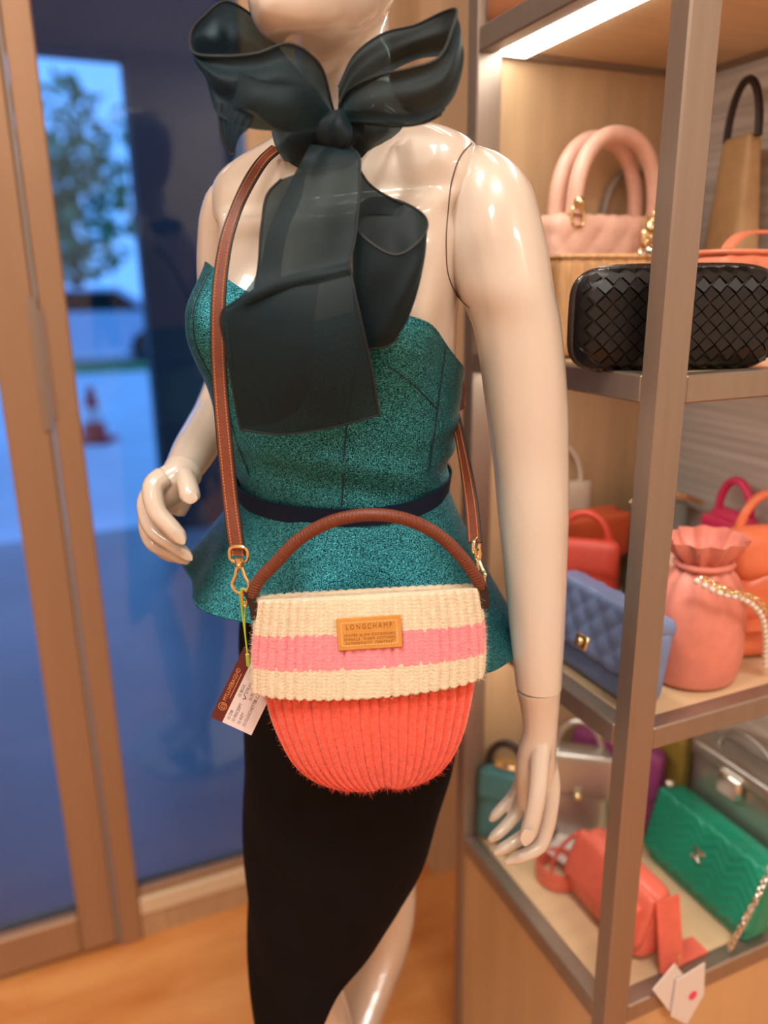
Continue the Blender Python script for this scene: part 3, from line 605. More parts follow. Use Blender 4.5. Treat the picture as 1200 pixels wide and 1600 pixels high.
# ------------------------------------------------------------------ the knitted bag
m_cream = mat('cream_wool', srgb(226, 206, 176), .9, sheen=.5, var=.06, vscale=180, bump=.7, bscale=520, bdist=.0012)
m_pink = mat('pink_wool', srgb(240, 140, 150), .9, sheen=.5, var=.08, vscale=180, bump=.7, bscale=520, bdist=.0012)
m_coral = mat('coral_wool', srgb(244, 92, 66), .9, sheen=.5, var=.13, vscale=200, bump=.8, bscale=480, bdist=.0014)
m_leather = mat('brown_leather', srgb(116, 56, 33), .48, var=.12, vscale=300, bump=.35, bscale=900, bdist=.0005)
m_ledge = mat('leather_edge', srgb(40, 24, 20), .5)
m_patch = mat('tan_leather', srgb(204, 140, 62), .5, var=.05, vscale=120, bump=.12, bscale=1000, bdist=.0004)
m_patchtxt = mat('embossed_text', srgb(150, 88, 34), .6)
m_thread = mat('cream_thread', srgb(238, 196, 140), .6); m_thread2 = mat('orange_thread', srgb(222, 140, 84), .6)
m_gold = mat('pale_gold', srgb(246, 222, 172), .2, metal=1.0)
m_inside = mat('bag_lining', srgb(150, 120, 90), .9)
for k_ in (m_cream, m_pink, m_coral):          # rows of stitches
    nt = k_.node_tree; w_ = nt.nodes.new('ShaderNodeTexWave'); w_.bands_direction = 'Z'; w_.inputs['Scale'].default_value = 95; w_.inputs['Distortion'].default_value = 3.0; w_.inputs['Detail'].default_value = 1.5; w_.inputs['Detail Scale'].default_value = 2.0
    tc_ = nt.nodes.new('ShaderNodeTexCoord'); nt.links.new(tc_.outputs['Object'], w_.inputs['Vector']); b_ = nt.nodes.new('ShaderNodeBump'); b_.inputs['Strength'].default_value = .16; b_.inputs['Distance'].default_value = .0012; nt.links.new(w_.outputs['Fac'], b_.inputs['Height'])
    old = [n_ for n_ in nt.nodes if n_.type == 'BUMP' and n_ != b_][0]; nt.links.new(b_.outputs[0], old.inputs['Normal'])
BD = .668
bg = thing('knit_bag', 'beanie shaped crossbody bag in coral, cream and pink wool', 'bag', P(580, 1215, BD))
def outline(rows, n): return spline([P(x, y, BD) for x, y in rows], n)
# crown: front and back sheets sharing the side outlines, ribs converge at the gather below
ol = outline([(411, 1040), (413, 1075), (420, 1110), (436, 1150), (458, 1187), (485, 1210), (520, 1222), (556, 1219), (580, 1212), (598, 1205)], 80)
orr = outline([(746, 1030), (743, 1060), (735, 1105), (724, 1145), (706, 1180), (684, 1203), (655, 1214), (628, 1213), (610, 1209), (601, 1205)], 80)
NC = 190; s_ = np.linspace(0, 1, NC); v_ = np.linspace(0, 1, 80)
base = ol[:, None, :]*(1-s_)[None, :, None] + orr[:, None, :]*s_[None, :, None]
lens = (1 - np.abs(2*s_-1)**2.4)**.5; vt = (.55 + .45*np.sin(np.clip(v_/.55, 0, 1)*PI/2))*np.clip(1 - v_**2.2, 0, 1)**.7
ribs = np.abs(np.sin(PI*22*s_))**.55; stitch = np.sin(v_*2*PI*46)[:, None]*.00035
def crown_side(sign):
    amp = .0052*np.clip(1.15 - v_**2, .15, 1)
    dep = .030*lens[None, :]*vt[:, None] + amp[:, None]*ribs[None, :]*np.minimum(1, lens*3)[None, :] + stitch*ribs[None, :]
    pinch = .012*np.exp(-((base[..., 0]-P(600, 1200, BD)[0])/.010)**2)*np.clip((v_-.72)/.28, 0, 1)[:, None]
    G = base.copy(); G[..., 1] += sign*np.maximum(dep - pinch, 0); G[..., 2] += .016*np.exp(-((base[..., 0]-P(600, 1200, BD)[0])/.007)**2)*(v_**5)[:, None]; return G
crn = MB(); crn.grid(crown_side(-1)); crn.grid(crown_side(1)[:, ::-1])
crown = crn.build('crown', m_coral, bg, world=True, sharp=180)
# cuff
def cuff_ring(t, shrink=0.0, z=0.0):
    xl = 400 + (393-400)*t - 3*math.sin(t*PI) + shrink; xr = 750 + (757-750)*t + 5*math.sin(t*PI) - shrink
    yl = 935 + 135*t; yr = 916 + 130*t
    a = P(xl, yl, BD); b = P(xr, yr, BD); n = 560; th_ = np.linspace(0, 2*PI, n, endpoint=False)
    c = np.cos(th_); s = np.sin(th_); ex_ = 2/3.0
    X = np.sign(c)*np.abs(c)**ex_; Y = np.sign(s)*np.abs(s)**ex_
    rib = .0044*np.abs(np.sin(PI*25*(X*.5+.5)))**.55*(np.abs(X) < .97); hd = .0065 + .023*np.clip(t, 0, 1)**.8
    p = (a+b)/2 + X[:, None]*(b-a)/2; p[:, 1] += -Y*(hd - min(shrink*.0005, hd*.6)) - np.sign(Y)*rib*(1 if shrink == 0 else 0)
    p[:, 2] += z - .004*math.sin(t*PI*.9)*(np.abs(X) < 2) - .0035*np.cos(X*2.2)*(t > .5)*(t-.5)*2
    return p
cf = MB(); NT = 46; cr_ = [cuff_ring(.06, 14), cuff_ring(.01, 7), cuff_ring(-.006, 2.5)] + [cuff_ring(t) for t in np.linspace(0, 1, NT)] + [cuff_ring(1.01, 2.5), cuff_ring(1.0, 7), cuff_ring(.94, 12)]
cf.loft(cr_); me = None
L0 = np.array(bg.location); cf.v = [(x-L0[0], y-L0[1], z-L0[2]) for x, y, z in cf.v]
cuff = cf.build('cuff', m_cream, bg, sharp=180); cuff.data.materials.append(m_pink)
for p_ in cuff.data.polygons:
    i = p_.index // 560; j = p_.index % 560; t = (i-3)/(NT-1) + .006*math.sin(j*2*PI*25/280) + .008*math.sin(j*.9)
    if .325 < t < .675: p_.material_index = 1
cuff['label'] = 'cream folded cuff with a pink stripe'
MB().loft([cuff_ring(.05, 13), cuff_ring(.12, 14)], False, True).build('lining', m_inside, bg, world=True)
# loose wool fibres
def fuzz(obj, n, m, name, length, only=None):
    me_ = obj.data; vs = []; fs = []; vv = me_.vertices; N_ = len(vv)
    for i in rng.integers(0, N_, n):
        v = vv[int(i)]; c = np.array(v.co); nr = np.array(v.normal); d = unit(nr + rng.normal(size=3)*.75); s2 = unit(np.cross(d, rng.normal(size=3)))*.00009
        l = length*(.4 + rng.random()); k = len(vs); b2 = rng.normal(size=3)*l*.35
        vs += [c - s2, c + s2, c + d*l*.55 + s2*.8 + b2*.3, c + d*l*.55 - s2*.8 + b2*.3, c + d*l + b2]; fs += [(k, k+1, k+2, k+3), (k+3, k+2, k+4)]
    o = MB().add(vs, fs).build(name, m, obj, smooth=False); o['kind'] = 'stuff'; return o
fuzz(crown, 14000, m_coral, 'wool_fuzz', .0042); fuzz(cuff, 9000, m_cream, 'wool_fuzz', .0032)
# leather patch
tr_cuff = bvh_of([cuff])
pc = [P(x, y, min(hitd(tr_cuff, x + k_, y)[1] for k_ in range(-9, 10, 2)) - .0008) for x, y in ((525, 967), (626, 961), (630, 1010), (528, 1017))]
po = sum(pc)/4; ex_ = unit(pc[1]-pc[0]+pc[2]-pc[3]); ey_ = (pc[0]+pc[1]-pc[2]-pc[3]); ey_ = unit(ey_ - ex_*(ey_@ex_)); ez_ = np.cross(ex_, ey_)
pw = np.linalg.norm(pc[1]-pc[0])/2; phh = np.linalg.norm(pc[0]-pc[3])/2
def inpatch(mb):
    mb.v = [tuple(po + ex_*x + ey_*y + ez_*z - L0) for x, y, z in mb.v]; return mb
pt_ = inpatch(MB().box(-pw, pw, -phh, phh, -.0025, .0012, .0006)).build('leather_patch', m_patch, bg, sharp=40); pt_['label'] = 'tan leather label with embossed words'
st = MB(); a_, b_ = pw-.0042, phh-.0042
def dashes(mb, p0, p1, n, ln, w, zz):
    p0 = np.array(p0); p1 = np.array(p1); e = unit(p1-p0); s2 = np.array([-e[1], e[0]])*w
    for i in range(n):
        c = p0 + (p1-p0)*(i+.5)/n; q0 = c - e*ln/2; q1 = c + e*ln/2
        mb.add([(*(q0-s2), zz), (*(q1-s2), zz), (*(q1+s2), zz), (*(q0+s2), zz), (*(q0-s2), zz+.0006), (*(q1-s2), zz+.0006), (*(q1+s2), zz+.0006), (*(q0+s2), zz+.0006)], [(4,5,6,7), (0,1,5,4), (1,2,6,5), (2,3,7,6), (3,0,4,7)])
for p0, p1, n in (((-a_, b_), (a_, b_), 17), ((-a_, -b_), (a_, -b_), 17), ((-a_, -b_), (-a_, b_), 8), ((a_, -b_), (a_, b_), 8)): dashes(st, p0, p1, n, .0021, .00032, .001)
o = inpatch(st).build('stitching', m_thread, pt_, smooth=False); o['kind'] = 'stuff'
for s, yy, size, sp in (('LONGCHAMP', .0062, .0066, 1.45), ('WINTER GLOW COCOONING', -.0012, .0033, 1.30), ('SPARKLE  WARM SOFTNESS', -.0048, .0033, 1.30), ('AUTHENTICITY  CONTRAST', -.0084, .0033, 1.30)):
    tm = text_mesh(s, size, 'lettering', spacing=sp, extrude=.0002); w = max(v.co.x for v in tm.vertices) - min(v.co.x for v in tm.vertices)
    want = {'L': .0415, 'W': .046, 'S': .046, 'A': .044}[s[0]]
    for v in tm.vertices: v.co.x *= want/w
    place_mesh(tm, po + ey_*yy + ez_*.0014, ex_, ey_, bg); link('lettering', tm, m_patchtxt, pt_, False)
# rolled handle
hp_ = [(394, 928, .668), (404, 908, .664), (430, 880, .660), (468, 842, .656), (520, 814, .653), (580, 804, .652), (640, 813, .653), (688, 838, .656), (724, 874, .660), (744, 902, .664), (752, 916, .668)]
hpt = pxpath(hp_, 90); MB().tube(hpt, .0056, 14).build('handle', m_leather, bg, world=True)
wv = MB()
for k in range(88):
    for dirn in (1, -1):
        i0 = k; c = hpt[i0]; t = unit(hpt[min(i0+1, 89)] - hpt[max(i0-1, 0)]); n1 = unit(np.cross(t, (0, 1, 0))); n2 = np.cross(t, n1)
        pts = [c + t*dirn*.0022*(a/1.5) + (.0057)*(math.cos(a)*(-n2 if n2[1] > 0 else n2) + math.sin(a)*n1) for a in np.linspace(-1.5, 1.5, 7)]
        wv.tube(pts, .00042, 4, caps=False)
o = wv.build('handle_weave', m_leather, bg, world=True); o['kind'] = 'stuff'
for rows in ([(388, 925, .668), (396, 945, .668), (400, 968, .668)], [(748, 905, .668), (756, 925, .668), (758, 950, .668)]):
    mb = MB().slab(patch([[(x-7, y, d-.003) for x, y, d in rows], [(x+7, y, d-.003) for x, y, d in rows]], 6, 10), .004); mb.build('handle_tab', m_ledge, bg, world=True)
# strap
SL = [(432, 232, .800), (412, 250, .776), (390, 283, .752), (370, 325, .735), (355, 370, .724), (346, 420, .716), (341, 480, .708), (341, 540, .704), (345, 620, .700), (352, 700, .694), (360, 780, .688), (367, 835, .680), (372, 868, .676)]
WL = [14, 14, 15, 16, 17, 18, 19, 20, 20, 21, 21, 22, 22]
SLh = []
for (x, y, d), w in zip(SL, WL):
    dd = d
    for kx in (-w/2, 0, w/2):
        h_ = hitd(tr_all, x + kx, y)
        if h_ is not None and h_[1] > .6: dd = min(dd, h_[1] - .006)
    SLh.append((x, y, dd))
def strap_sheet(A, B, n):
    a = spline(A, n); b = spline(B, n); return np.stack([a, a*.75+b*.25, a*.5+b*.5, a*.25+b*.75, b], 1)
def strap(A, B, n, name, dense):
    G = strap_sheet(A, B, n); o = MB().slab(G, .0024).build(name, m_leather, bg, world=True, sharp=50); e = MB(); L0 = np.array(bg.location)
    for k in (0, -1): e.tube(G[:, k], .0014, 6)
    e.v = [(x-L0[0], y-L0[1], z-L0[2]) for x, y, z in e.v]; e.build('edge_paint', m_ledge, o)
    sm_ = MB(); du = np.gradient(G, axis=0); dv = np.gradient(G, axis=1); Nn = np.cross(du, dv); Nn /= np.linalg.norm(Nn, axis=2)[..., None]
    Nn *= np.where(Nn[..., 1:2] > 0, -1, 1)
    for fr in (.16, .84):
        ln = spline(G[:, 0]*(1-fr) + G[:, -1]*fr + Nn[:, 2]*.0014, dense)
        for i in range(0, dense-2, 3): sm_.tube(ln[i:i+3], .00038, 4)
    sm_.v = [(x-L0[0], y-L0[1], z-L0[2]) for x, y, z in sm_.v]; q_ = sm_.build('stitching', m_thread2, o); q_['kind'] = 'stuff'
    return G
A_ = [P(x - w/2, y - (3 if i < 3 else 0), d) for i, ((x, y, d), w) in enumerate(zip(SLh, WL))]; B_ = [P(x + w/2, y + (3 if i < 3 else 0), d) for i, ((x, y, d), w) in enumerate(zip(SLh, WL))]
strap(A_, B_, 120, 'strap', 420)
# behind the back and down to the other clasp
R_ = [(711, 645, .800, 10), (722, 700, .775, 13), (731, 750, .752, 16), (738, 800, .725, 18), (742, 848, .698, 19)]
strap([P(x-w/2, y, d+.004) for x, y, d, w in R_], [P(x+w/2, y, d-.004) for x, y, d, w in R_], 60, 'strap', 200)
b0 = P(432, 232, .805); b1 = P(711, 645, .805)
bk = spline([b0, b0 + [.006, .06, -.004], np.array([-.06, .925, 1.40]), np.array([-.01, .935, 1.30]), np.array([.05, .915, 1.23]), b1 + [.004, .05, .02], b1], 60)
bk2 = bk + np.array([.010, 0, .006]); MB().slab(np.stack([bk, bk2], 1), .0024).build('strap', m_leather, bg, world=True, sharp=50)
# clasps
def loop(mb, c, w, h, r, ax, ay, n=28, sq=3.0):
    t = np.linspace(0, 2*PI, n, endpoint=False); X = np.sign(np.cos(t))*np.abs(np.cos(t))**(2/sq); Y = np.sign(np.sin(t))*np.abs(np.sin(t))**(2/sq)
    mb.tube([c + ax*x*w + ay*y*h for x, y in zip(X, Y)], r, 8, closed=True)
def clasp(top, swivel, hook, ring, ax, k=1.0):
    up_ = np.array([0, 0, 1.0]); o0 = MB(); t_ = P(*top); loop(o0, t_, 0.0085*k, .0075, .0017, ax, up_); cl = o0.build('clasp', m_gold, bg, world=True); L0 = np.array(bg.location)
    def sub(mb, name):
        mb.v = [(x-L0[0], y-L0[1], z-L0[2]) for x, y, z in mb.v]; return mb.build(name, m_gold, cl)
    sw = P(*swivel); mb = MB(); mb.tube([sw + up_*.0045, sw + up_*.0012], .0034, 12); mb.tube([sw + up_*.0012, sw - up_*.0042], [.0042, .0036], 12); mb.ball(sw - np.array([0, .0036, .0015]), .0018, 8, 6); sub(mb, 'swivel')
    hk = P(*hook); mb = MB(); e = sw - up_*.004; dn_ = hk
    pts = [e + ax*.0022*k, e + (dn_-e)*.35 + ax*.0045*k, e + (dn_-e)*.75 + ax*.0078*k, dn_ + ax*.0050*k, dn_ - ax*.0002, dn_ - ax*.0050*k, e + (dn_-e)*.75 - ax*.0078*k, e + (dn_-e)*.35 - ax*.0045*k, e - ax*.0022*k]
    pts[3] = dn_ + ax*.0062*k + up_*.003; pts[5] = dn_ - ax*.0062*k + up_*.003
    mb.tube(spline(pts, 50), .0018, 8); sub(mb, 'trigger_hook')
    mb = MB(); rg = P(*ring); loop(mb, rg, .0022, .0085, .0012, ax, up_, sq=2.0); sub(mb, 'ring')
clasp((373, 866, .674), (374, 879, .671), (377, 926, .668), (382, 934, .666), unit(np.array([1, -.1, 0.0])))
clasp((744, 853, .696), (746, 866, .690), (754, 906, .672), (756, 918, .668), unit(np.array([.5, .85, 0.0])), .8)

# ------------------------------------------------------------------ the hang tag on its green cord
m_card = mat('tag_card', srgb(226, 212, 212), .6); m_maroon = mat('tag_maroon', srgb(96, 36, 30), .5); m_ink = mat('tag_ink', srgb(110, 96, 98), .7); m_goldink = mat('tag_gold_ink', srgb(226, 150, 96), .45); m_pen = mat('pen_mark', srgb(30, 30, 36), .6)
m_green = mat('green_cord', srgb(176, 204, 70), .5)
tA, tB, tC = P(381, 1011, .690), P(329, 1120, .682), P(397, 1140, .680)
ht = thing('hang_tag', 'maroon and white price tag hanging on a green cord beside the bag', 'tag', tB)
tx = unit(tA - tB); ty = tC - tB; ty = unit(ty - tx*(ty@tx)); tz = np.cross(tx, ty)     # tx: reading direction, ty: down the card
if tz[1] > 0: tz = -tz
Wt = np.linalg.norm(tA-tB); Ht = abs((tC-tB)@ty)*1.0
def intag(mb):
    mb.v = [tuple(tx*x + ty*y + tz*z) for x, y, z in mb.v]; return mb
card = intag(MB().box(0, Wt, 0, Ht, -.0004, 0)).build('card', m_card, ht, smooth=False)
intag(MB().box(0.0, Wt, 0.0, .0125, 0, .00012)).build('maroon_band', m_maroon, ht, smooth=False)
def tag_text(s, x, y, size, m, name='lettering', align='LEFT', width=None):
    tm = text_mesh(s, size, name, align)
    if width:
        xs = [v.co.x for v in tm.vertices]; k = width/(max(xs)-min(xs))
        for v in tm.vertices: v.co.x *= k
    for v in tm.vertices:
        c = v.co.copy(); v.co = (tx*(x + c.x) + ty*(y - c.y) + tz*.0003).tolist()
    tm.update(); return link(name, tm, m, ht, False)
tag_text('MYLUXEBAGS•ID', .0215, .0052, .0056, m_goldink, width=.036)
intag(MB().box(.026, .054, .0088, .0094, .0001, .0003)).build('printed_line', m_goldink, ht, smooth=False)
def ring2(cx, cy, r, w, mb, n=28):
    a = np.arange(n)*2*PI/n; mb.loft([[(cx+r*math.cos(t), cy+r*math.sin(t), .0003) for t in a], [(cx+(r-w)*math.cos(t), cy+(r-w)*math.sin(t), .0003) for t in a]])
lg = MB(); ring2(.0155, .0062, .0042, .00055, lg); lg.box(.0135, .0178, .0044, .0049, .0002, .0004).box(.0135, .0178, .0080, .0085, .0002, .0004).box(.0135, .0140, .0044, .0085, .0002, .0004).box(.0173, .0178, .0044, .0085, .0002, .0004).box(.0150, .0163, .0062, .0067, .0002, .0004).box(.0178, .0194, .0054, .0058, .0002, .0004).box(.0178, .0194, .0071, .0075, .0002, .0004)
intag(lg).build('emblem', m_goldink, ht, smooth=False)
for s, x, y in (('DB', .006, .0165), ('RECEIPT', .006, .0215), ('KEY', .006, .0275), ('CLOCHETTE', .006, .0330), ('BOX', .032, .0165), ('STRAP', .033, .0215), ('PADLOCK', .033, .0275), ('CARD', .033, .0330), ('TAG', .058, .0165)):
    if y < Ht - .002: tag_text(s, x + .0042, y, .0044, m_ink)
    ck = MB()
    if s != 'STRAP' and y < Ht - .002:
        b0x, b1x, b0y, b1y, wq = x, x+.0026, y-.0013, y+.0013, .0003
        ck.box(b0x, b1x, b0y, b0y+wq, .0001, .0003).box(b0x, b1x, b1y-wq, b1y, .0001, .0003).box(b0x, b0x+wq, b0y, b1y, .0001, .0003).box(b1x-wq, b1x, b0y, b1y, .0001, .0003)
        intag(ck).build('tick_box', m_ink, ht, smooth=False)
tk = MB().add([(.0305, .0210, .0003), (.0312, .0204, .0003), (.0325, .0228, .0003), (.0365, .0190, .0003), (.0368, .0194, .0003), (.0325, .0240, .0003)], [(0, 1, 2, 5), (2, 3, 4, 5)]); intag(tk).build('tick_mark', m_pen, ht, smooth=False)
gl = MB(); gl.tube(pxpath([(387, 1026, .672), (384, 1000, .672), (380, 970, .670), (377, 945, .666), (376, 925, .660), (379, 919, .659), (384, 922, .660)], 50), .0008, 6); gl.tube(pxpath([(387, 1026, .672), (383, 990, .671), (382, 965, .670), (383, 950, .668), (382, 940, .664)], 40), .0008, 6); gl.build('cord', m_green, ht, world=True)
MB().tube([P(386.5, 1022, .671), P(388, 1040, .673)], .0019, 6).build('cord_bead', m_green, ht, world=True)
# ------------------------------------------------------------------ the display shelf
SU, SV = .538, .585; SW, SD = .372, .385          # corner, width along u, depth along v
m_board = mat('shelf_board', srgb(222, 192, 152), .4, var=.05, vscale=5, stretch=(1, 8, 1))
m_backp = mat('beige_back_panel', srgb(198, 166, 128), .5, var=.08, vscale=6, stretch=(7, 7, .6))
def stripes(name):
    m = bpy.data.materials.new(name); m.use_nodes = True; nt = m.node_tree; b = nt.nodes['Principled BSDF']; N = nt.nodes.new
    tc = N('ShaderNodeTexCoord'); mp = N('ShaderNodeMapping'); mp.inputs['Scale'].default_value = (1, 2.0, 90); n = N('ShaderNodeTexNoise'); n.inputs['Scale'].default_value = 1.4; n.inputs['Detail'].default_value = 4
    r = N('ShaderNodeValToRGB'); r.color_ramp.elements[0].position = .35; r.color_ramp.elements[0].color = (*srgb(188, 180, 172), 1); r.color_ramp.elements[1].position = .65; r.color_ramp.elements[1].color = (*srgb(218, 211, 202), 1)
    nt.links.new(tc.outputs['Object'], mp.inputs['Vector']); nt.links.new(mp.outputs[0], n.inputs['Vector']); nt.links.new(n.outputs['Fac'], r.inputs['Fac']); nt.links.new(r.outputs[0], b.inputs['Base Color']); b.inputs['Roughness'].default_value = .7; return m
m_grey = stripes('grey_striped_panel')
m_led = emit('led_strip', (1.0, .95, .87), 12.0)
shf = thing('display_shelf', 'bronze metal display shelf unit full of handbags', 'shelf', UV(SU, SV, 0), ANG)
PX, PYD, RB = .036, .026, .028
for x0, y0 in ((0, 0), (SW-PX, 0), (0, SD-PYD), (SW-PX, SD-PYD)):
    MB().box(x0, x0+PX, y0, y0+PYD, .0, 2.45, .002).build('post', m_bronze, shf, sharp=30)
LEV = [.462, .855, 1.243, 1.633, 2.02, 2.42]
for z in LEV:
    MB().box(PX, SW-PX, .001, PYD-.001, z-RB, z, .002).build('rail', m_bronze, shf, sharp=30)
    MB().box(PX, SW-PX, SD-PYD+.001, SD-.001, z-RB, z, .002).build('rail', m_bronze, shf, sharp=30)
    MB().box(.001, PYD-.001, PYD, SD-PYD, z-RB, z, .002).build('rail', m_bronze, shf, sharp=30)
    MB().box(SW-PYD+.001, SW-.001, PYD, SD-PYD, z-RB, z, .002).build('rail', m_bronze, shf, sharp=30)
    MB().box(PYD-.0005, SW-PYD+.0005, PYD-.0005, SD-PYD+.0005, z-.022, z-.0015).build('shelf_board', m_board, shf, smooth=False)
for z in LEV[1:]:
    MB().box(.030, .066, .03, SD-.03, z-.030, z-.0225).build('led_strip', m_led, shf, smooth=False)
for a, b in zip(LEV[:-1], LEV[1:]):
    MB().box(PX, SW-PX, SD-.012, SD-.004, a, b-RB).build('back_panel', m_backp, shf, smooth=False)
    MB().box(SW-.012, SW-.004, PYD, SD-PYD, a, b-RB).build('side_panel', m_grey, shf, smooth=False)
# cabinet body below
m_cab = mat('cabinet_laminate', srgb(206, 166, 120), .4, var=.05, vscale=4, stretch=(5, 5, .5))
for nm_, bx_ in (('cabinet_side', (.004, .012, PYD, SD-PYD)), ('cabinet_front', (PX, SW-PX, .004, .012)), ('cabinet_side', (SW-.012, SW-.004, PYD, SD-PYD)), ('cabinet_back', (PX, SW-PX, SD-.012, SD-.004))):
    MB().box(*bx_, .06, .434).build(nm_, m_cab, shf, smooth=False)
MB().box(.012, SW-.012, .012, SD-.012, .0, .06).build('plinth', m_dark, shf, smooth=False)
MB().box(.0, PX, PYD, SD-PYD, .0, .06).build('plinth', m_dark, shf, smooth=False)

# ------------------------------------------------------------------ handbags
def quilt(p, dep):
    return lambda x, z: dep*(np.abs(np.sin(PI*(x+z)/p))*np.abs(np.sin(PI*(x-z)/p)))**.45
def chevron(p, dep): return lambda x, z: dep*np.abs(np.sin(PI*(z + np.abs(((x*1.0) % (2*p)) - p)*.8)/(p*.62)))**.5
def rbox(w, d, h, r, n=14, disp=None, top=1.0, ttop=1.0, lean=0.0, bulge=0.0, sag=0.0):
    """rounded box standing on z = 0, front towards -y; top / ttop scale width / thickness of the top, disp raises the front and back"""
    r = min(r, w*.499, d*.499, h*.499); nx = max(4, int(n*w/max(w, h))); nz = max(4, int(n*h/max(w, h))); ny = 6; vs = []; fs = []
    def face(na, nb, fn):
        o = len(vs)
        for i in range(na+1):
            for j in range(nb+1): vs.append(fn(2*i/na-1, 2*j/nb-1))
        for i in range(na):
            for j in range(nb): fs.append((o+i*(nb+1)+j, o+(i+1)*(nb+1)+j, o+(i+1)*(nb+1)+j+1, o+i*(nb+1)+j+1))
    face(nx, nz, lambda a, b: (a, -1, b)); face(nx, nz, lambda a, b: (a, 1, b)); face(ny, nz, lambda a, b: (-1, a, b)); face(ny, nz, lambda a, b: (1, a, b)); face(nx, ny, lambda a, b: (a, b, -1)); face(nx, ny, lambda a, b: (a, b, 1))
    p = np.array(vs)*np.array([w/2, d/2, h/2]); q = np.clip(p, [-w/2+r, -d/2+r, -h/2+r], [w/2-r, d/2-r, h/2-r]); dr_ = p-q; dr_ /= (np.linalg.norm(dr_, axis=1)[:, None]+1e-9); pos = q + dr_*r
    if disp is not None: pos += dr_*(disp(pos[:, 0], pos[:, 2])*(np.abs(dr_[:, 1]) > .3))[:, None]
    t = (pos[:, 2]+h/2)/h
    if bulge: pos[:, 1] += np.sign(dr_[:, 1])*bulge*np.sin(t*PI)*np.cos(pos[:, 0]/w*PI)*(np.abs(dr_[:, 1]) > .2)
    pos[:, 0] *= 1 + (top-1)*t; pos[:, 1] *= 1 + (ttop-1)*t
    if sag: pos[:, 2] -= sag*np.cos(pos[:, 0]/w*PI)*t
    pos[:, 1] += lean*t*h; pos[:, 2] += h/2
    mb = MB(); mb.add(pos, fs); me_ = bpy.data.meshes.new('m'); me_.from_pydata(mb.v, [], mb.f); bm = bmesh.new(); bm.from_mesh(me_); bmesh.ops.remove_doubles(bm, verts=bm.verts, dist=1e-5); bmesh.ops.recalc_face_normals(bm, faces=bm.faces); bm.to_mesh(me_); bm.free(); return me_
def bag(name, label, u, v, z, yaw=0.0):
    return thing(name, label, 'handbag', UV(u, v, z+.0005), ANG + math.radians(yaw))
def part(name, me_, m, par, loc=(0, 0, 0), rot=(0, 0, 0), sharp=180):
    o = link(name, me_, m, par, True, sharp); o.location = loc; o.rotation_euler = rot; return o
def arch(w, h, r, flat=1.0, n=30, y=0.0, z=0.0, sq=2.0):
    t = np.linspace(0, PI, n); X = np.sign(np.cos(t))*np.abs(np.cos(t))**(2/sq)*w/2; Z = np.abs(np.sin(t))**(2/sq)*h
    return MB().tube(np.stack([X, np.full(n, y), z+Z], -1), r, 10, flat=flat)
def chain(pts, n, r, w, mb=None):
    mb = mb or MB(); p = spline(pts, n)
    for i in range(n):
        t = unit(p[min(i+1, n-1)]-p[max(i-1, 0)]); a = unit(np.cross(t, (0.3, .5, .8))); b = np.cross(t, a); s2 = a if i % 2 else b
        mb.tube([p[i] + t*w*1.3*math.cos(q) + s2*w*.8*math.sin(q) for q in np.arange(8)*2*PI/8], r, 5, closed=True)
    return mb
def pearls(pts, n, r, mb=None):
    mb = mb or MB()
    for q in spline(pts, n): mb.ball(q, r, 8, 6)
    return mb
def leather(name, c, rough=.42, **k): return mat(name, c, rough, var=k.pop('var', .05), vscale=60, bump=k.pop('bump', .1), bscale=500, bdist=.0006, **k)
m_lpink = leather('pink_lambskin', srgb(248, 200, 180)); m_lcoral = leather('salmon_leather', srgb(236, 140, 108)); m_blue = leather('blue_leather', srgb(122, 140, 184)); m_buck = leather('pink_leather', srgb(226, 138, 120))
m_orange = leather('orange_leather', srgb(232, 122, 82)); m_red = leather('coral_red_leather', srgb(226, 84, 66)); m_rust = leather('rust_leather', srgb(196, 88, 48)); m_beige = leather('beige_leather', srgb(190, 156, 112)); m_greyl = leather('grey_leather', srgb(150, 138, 126))
m_green_l = leather('emerald_leather', srgb(20, 142, 112), .34); m_satch = leather('coral_leather', srgb(232, 112, 92), .36); m_tealb = leather('petrol_leather', srgb(66, 118, 122)); m_purple = leather('magenta_leather', srgb(150, 66, 124)); m_silver = mat('silver_leather', srgb(186, 184, 178), .30, metal=.8, bump=.3, bscale=120, bdist=.001)
m_olive = leather('old_gold_leather', srgb(168, 142, 66)); m_hot = leather('hot_pink_leather', srgb(232, 60, 110)); m_brownb = leather('chestnut_leather', srgb(150, 92, 58)); m_black = mat('black_nappa', srgb(12, 9, 9), .42, bump=.1, bscale=700, bdist=.0004); m_blk2 = mat('black_snakeskin', srgb(34, 28, 28), .18, bump=.6, bscale=260, bdist=.001, coat=.5)
m_straw = mat('tan_straw', srgb(214, 164, 112), .6, var=.18, vscale=40, stretch=(6, 6, .4), bump=.4, bscale=60, bdist=.001); m_white = mat('white_card', srgb(226, 216, 210), .6); m_pinkdot = mat('pink_sticker', srgb(236, 70, 110), .5); m_pearl = mat('pearl', srgb(236, 226, 208), .15, coat=.8); m_cream_l = leather('cream_leather', srgb(222, 206, 184)); m_sil = mat('silver_hardware', srgb(226, 222, 214), .15, metal=1.0); m_mint = leather('mint_grey_leather', srgb(160, 176, 168))
Z1, Z2, Z3, Z4 = .462, .855, 1.243, 1.633

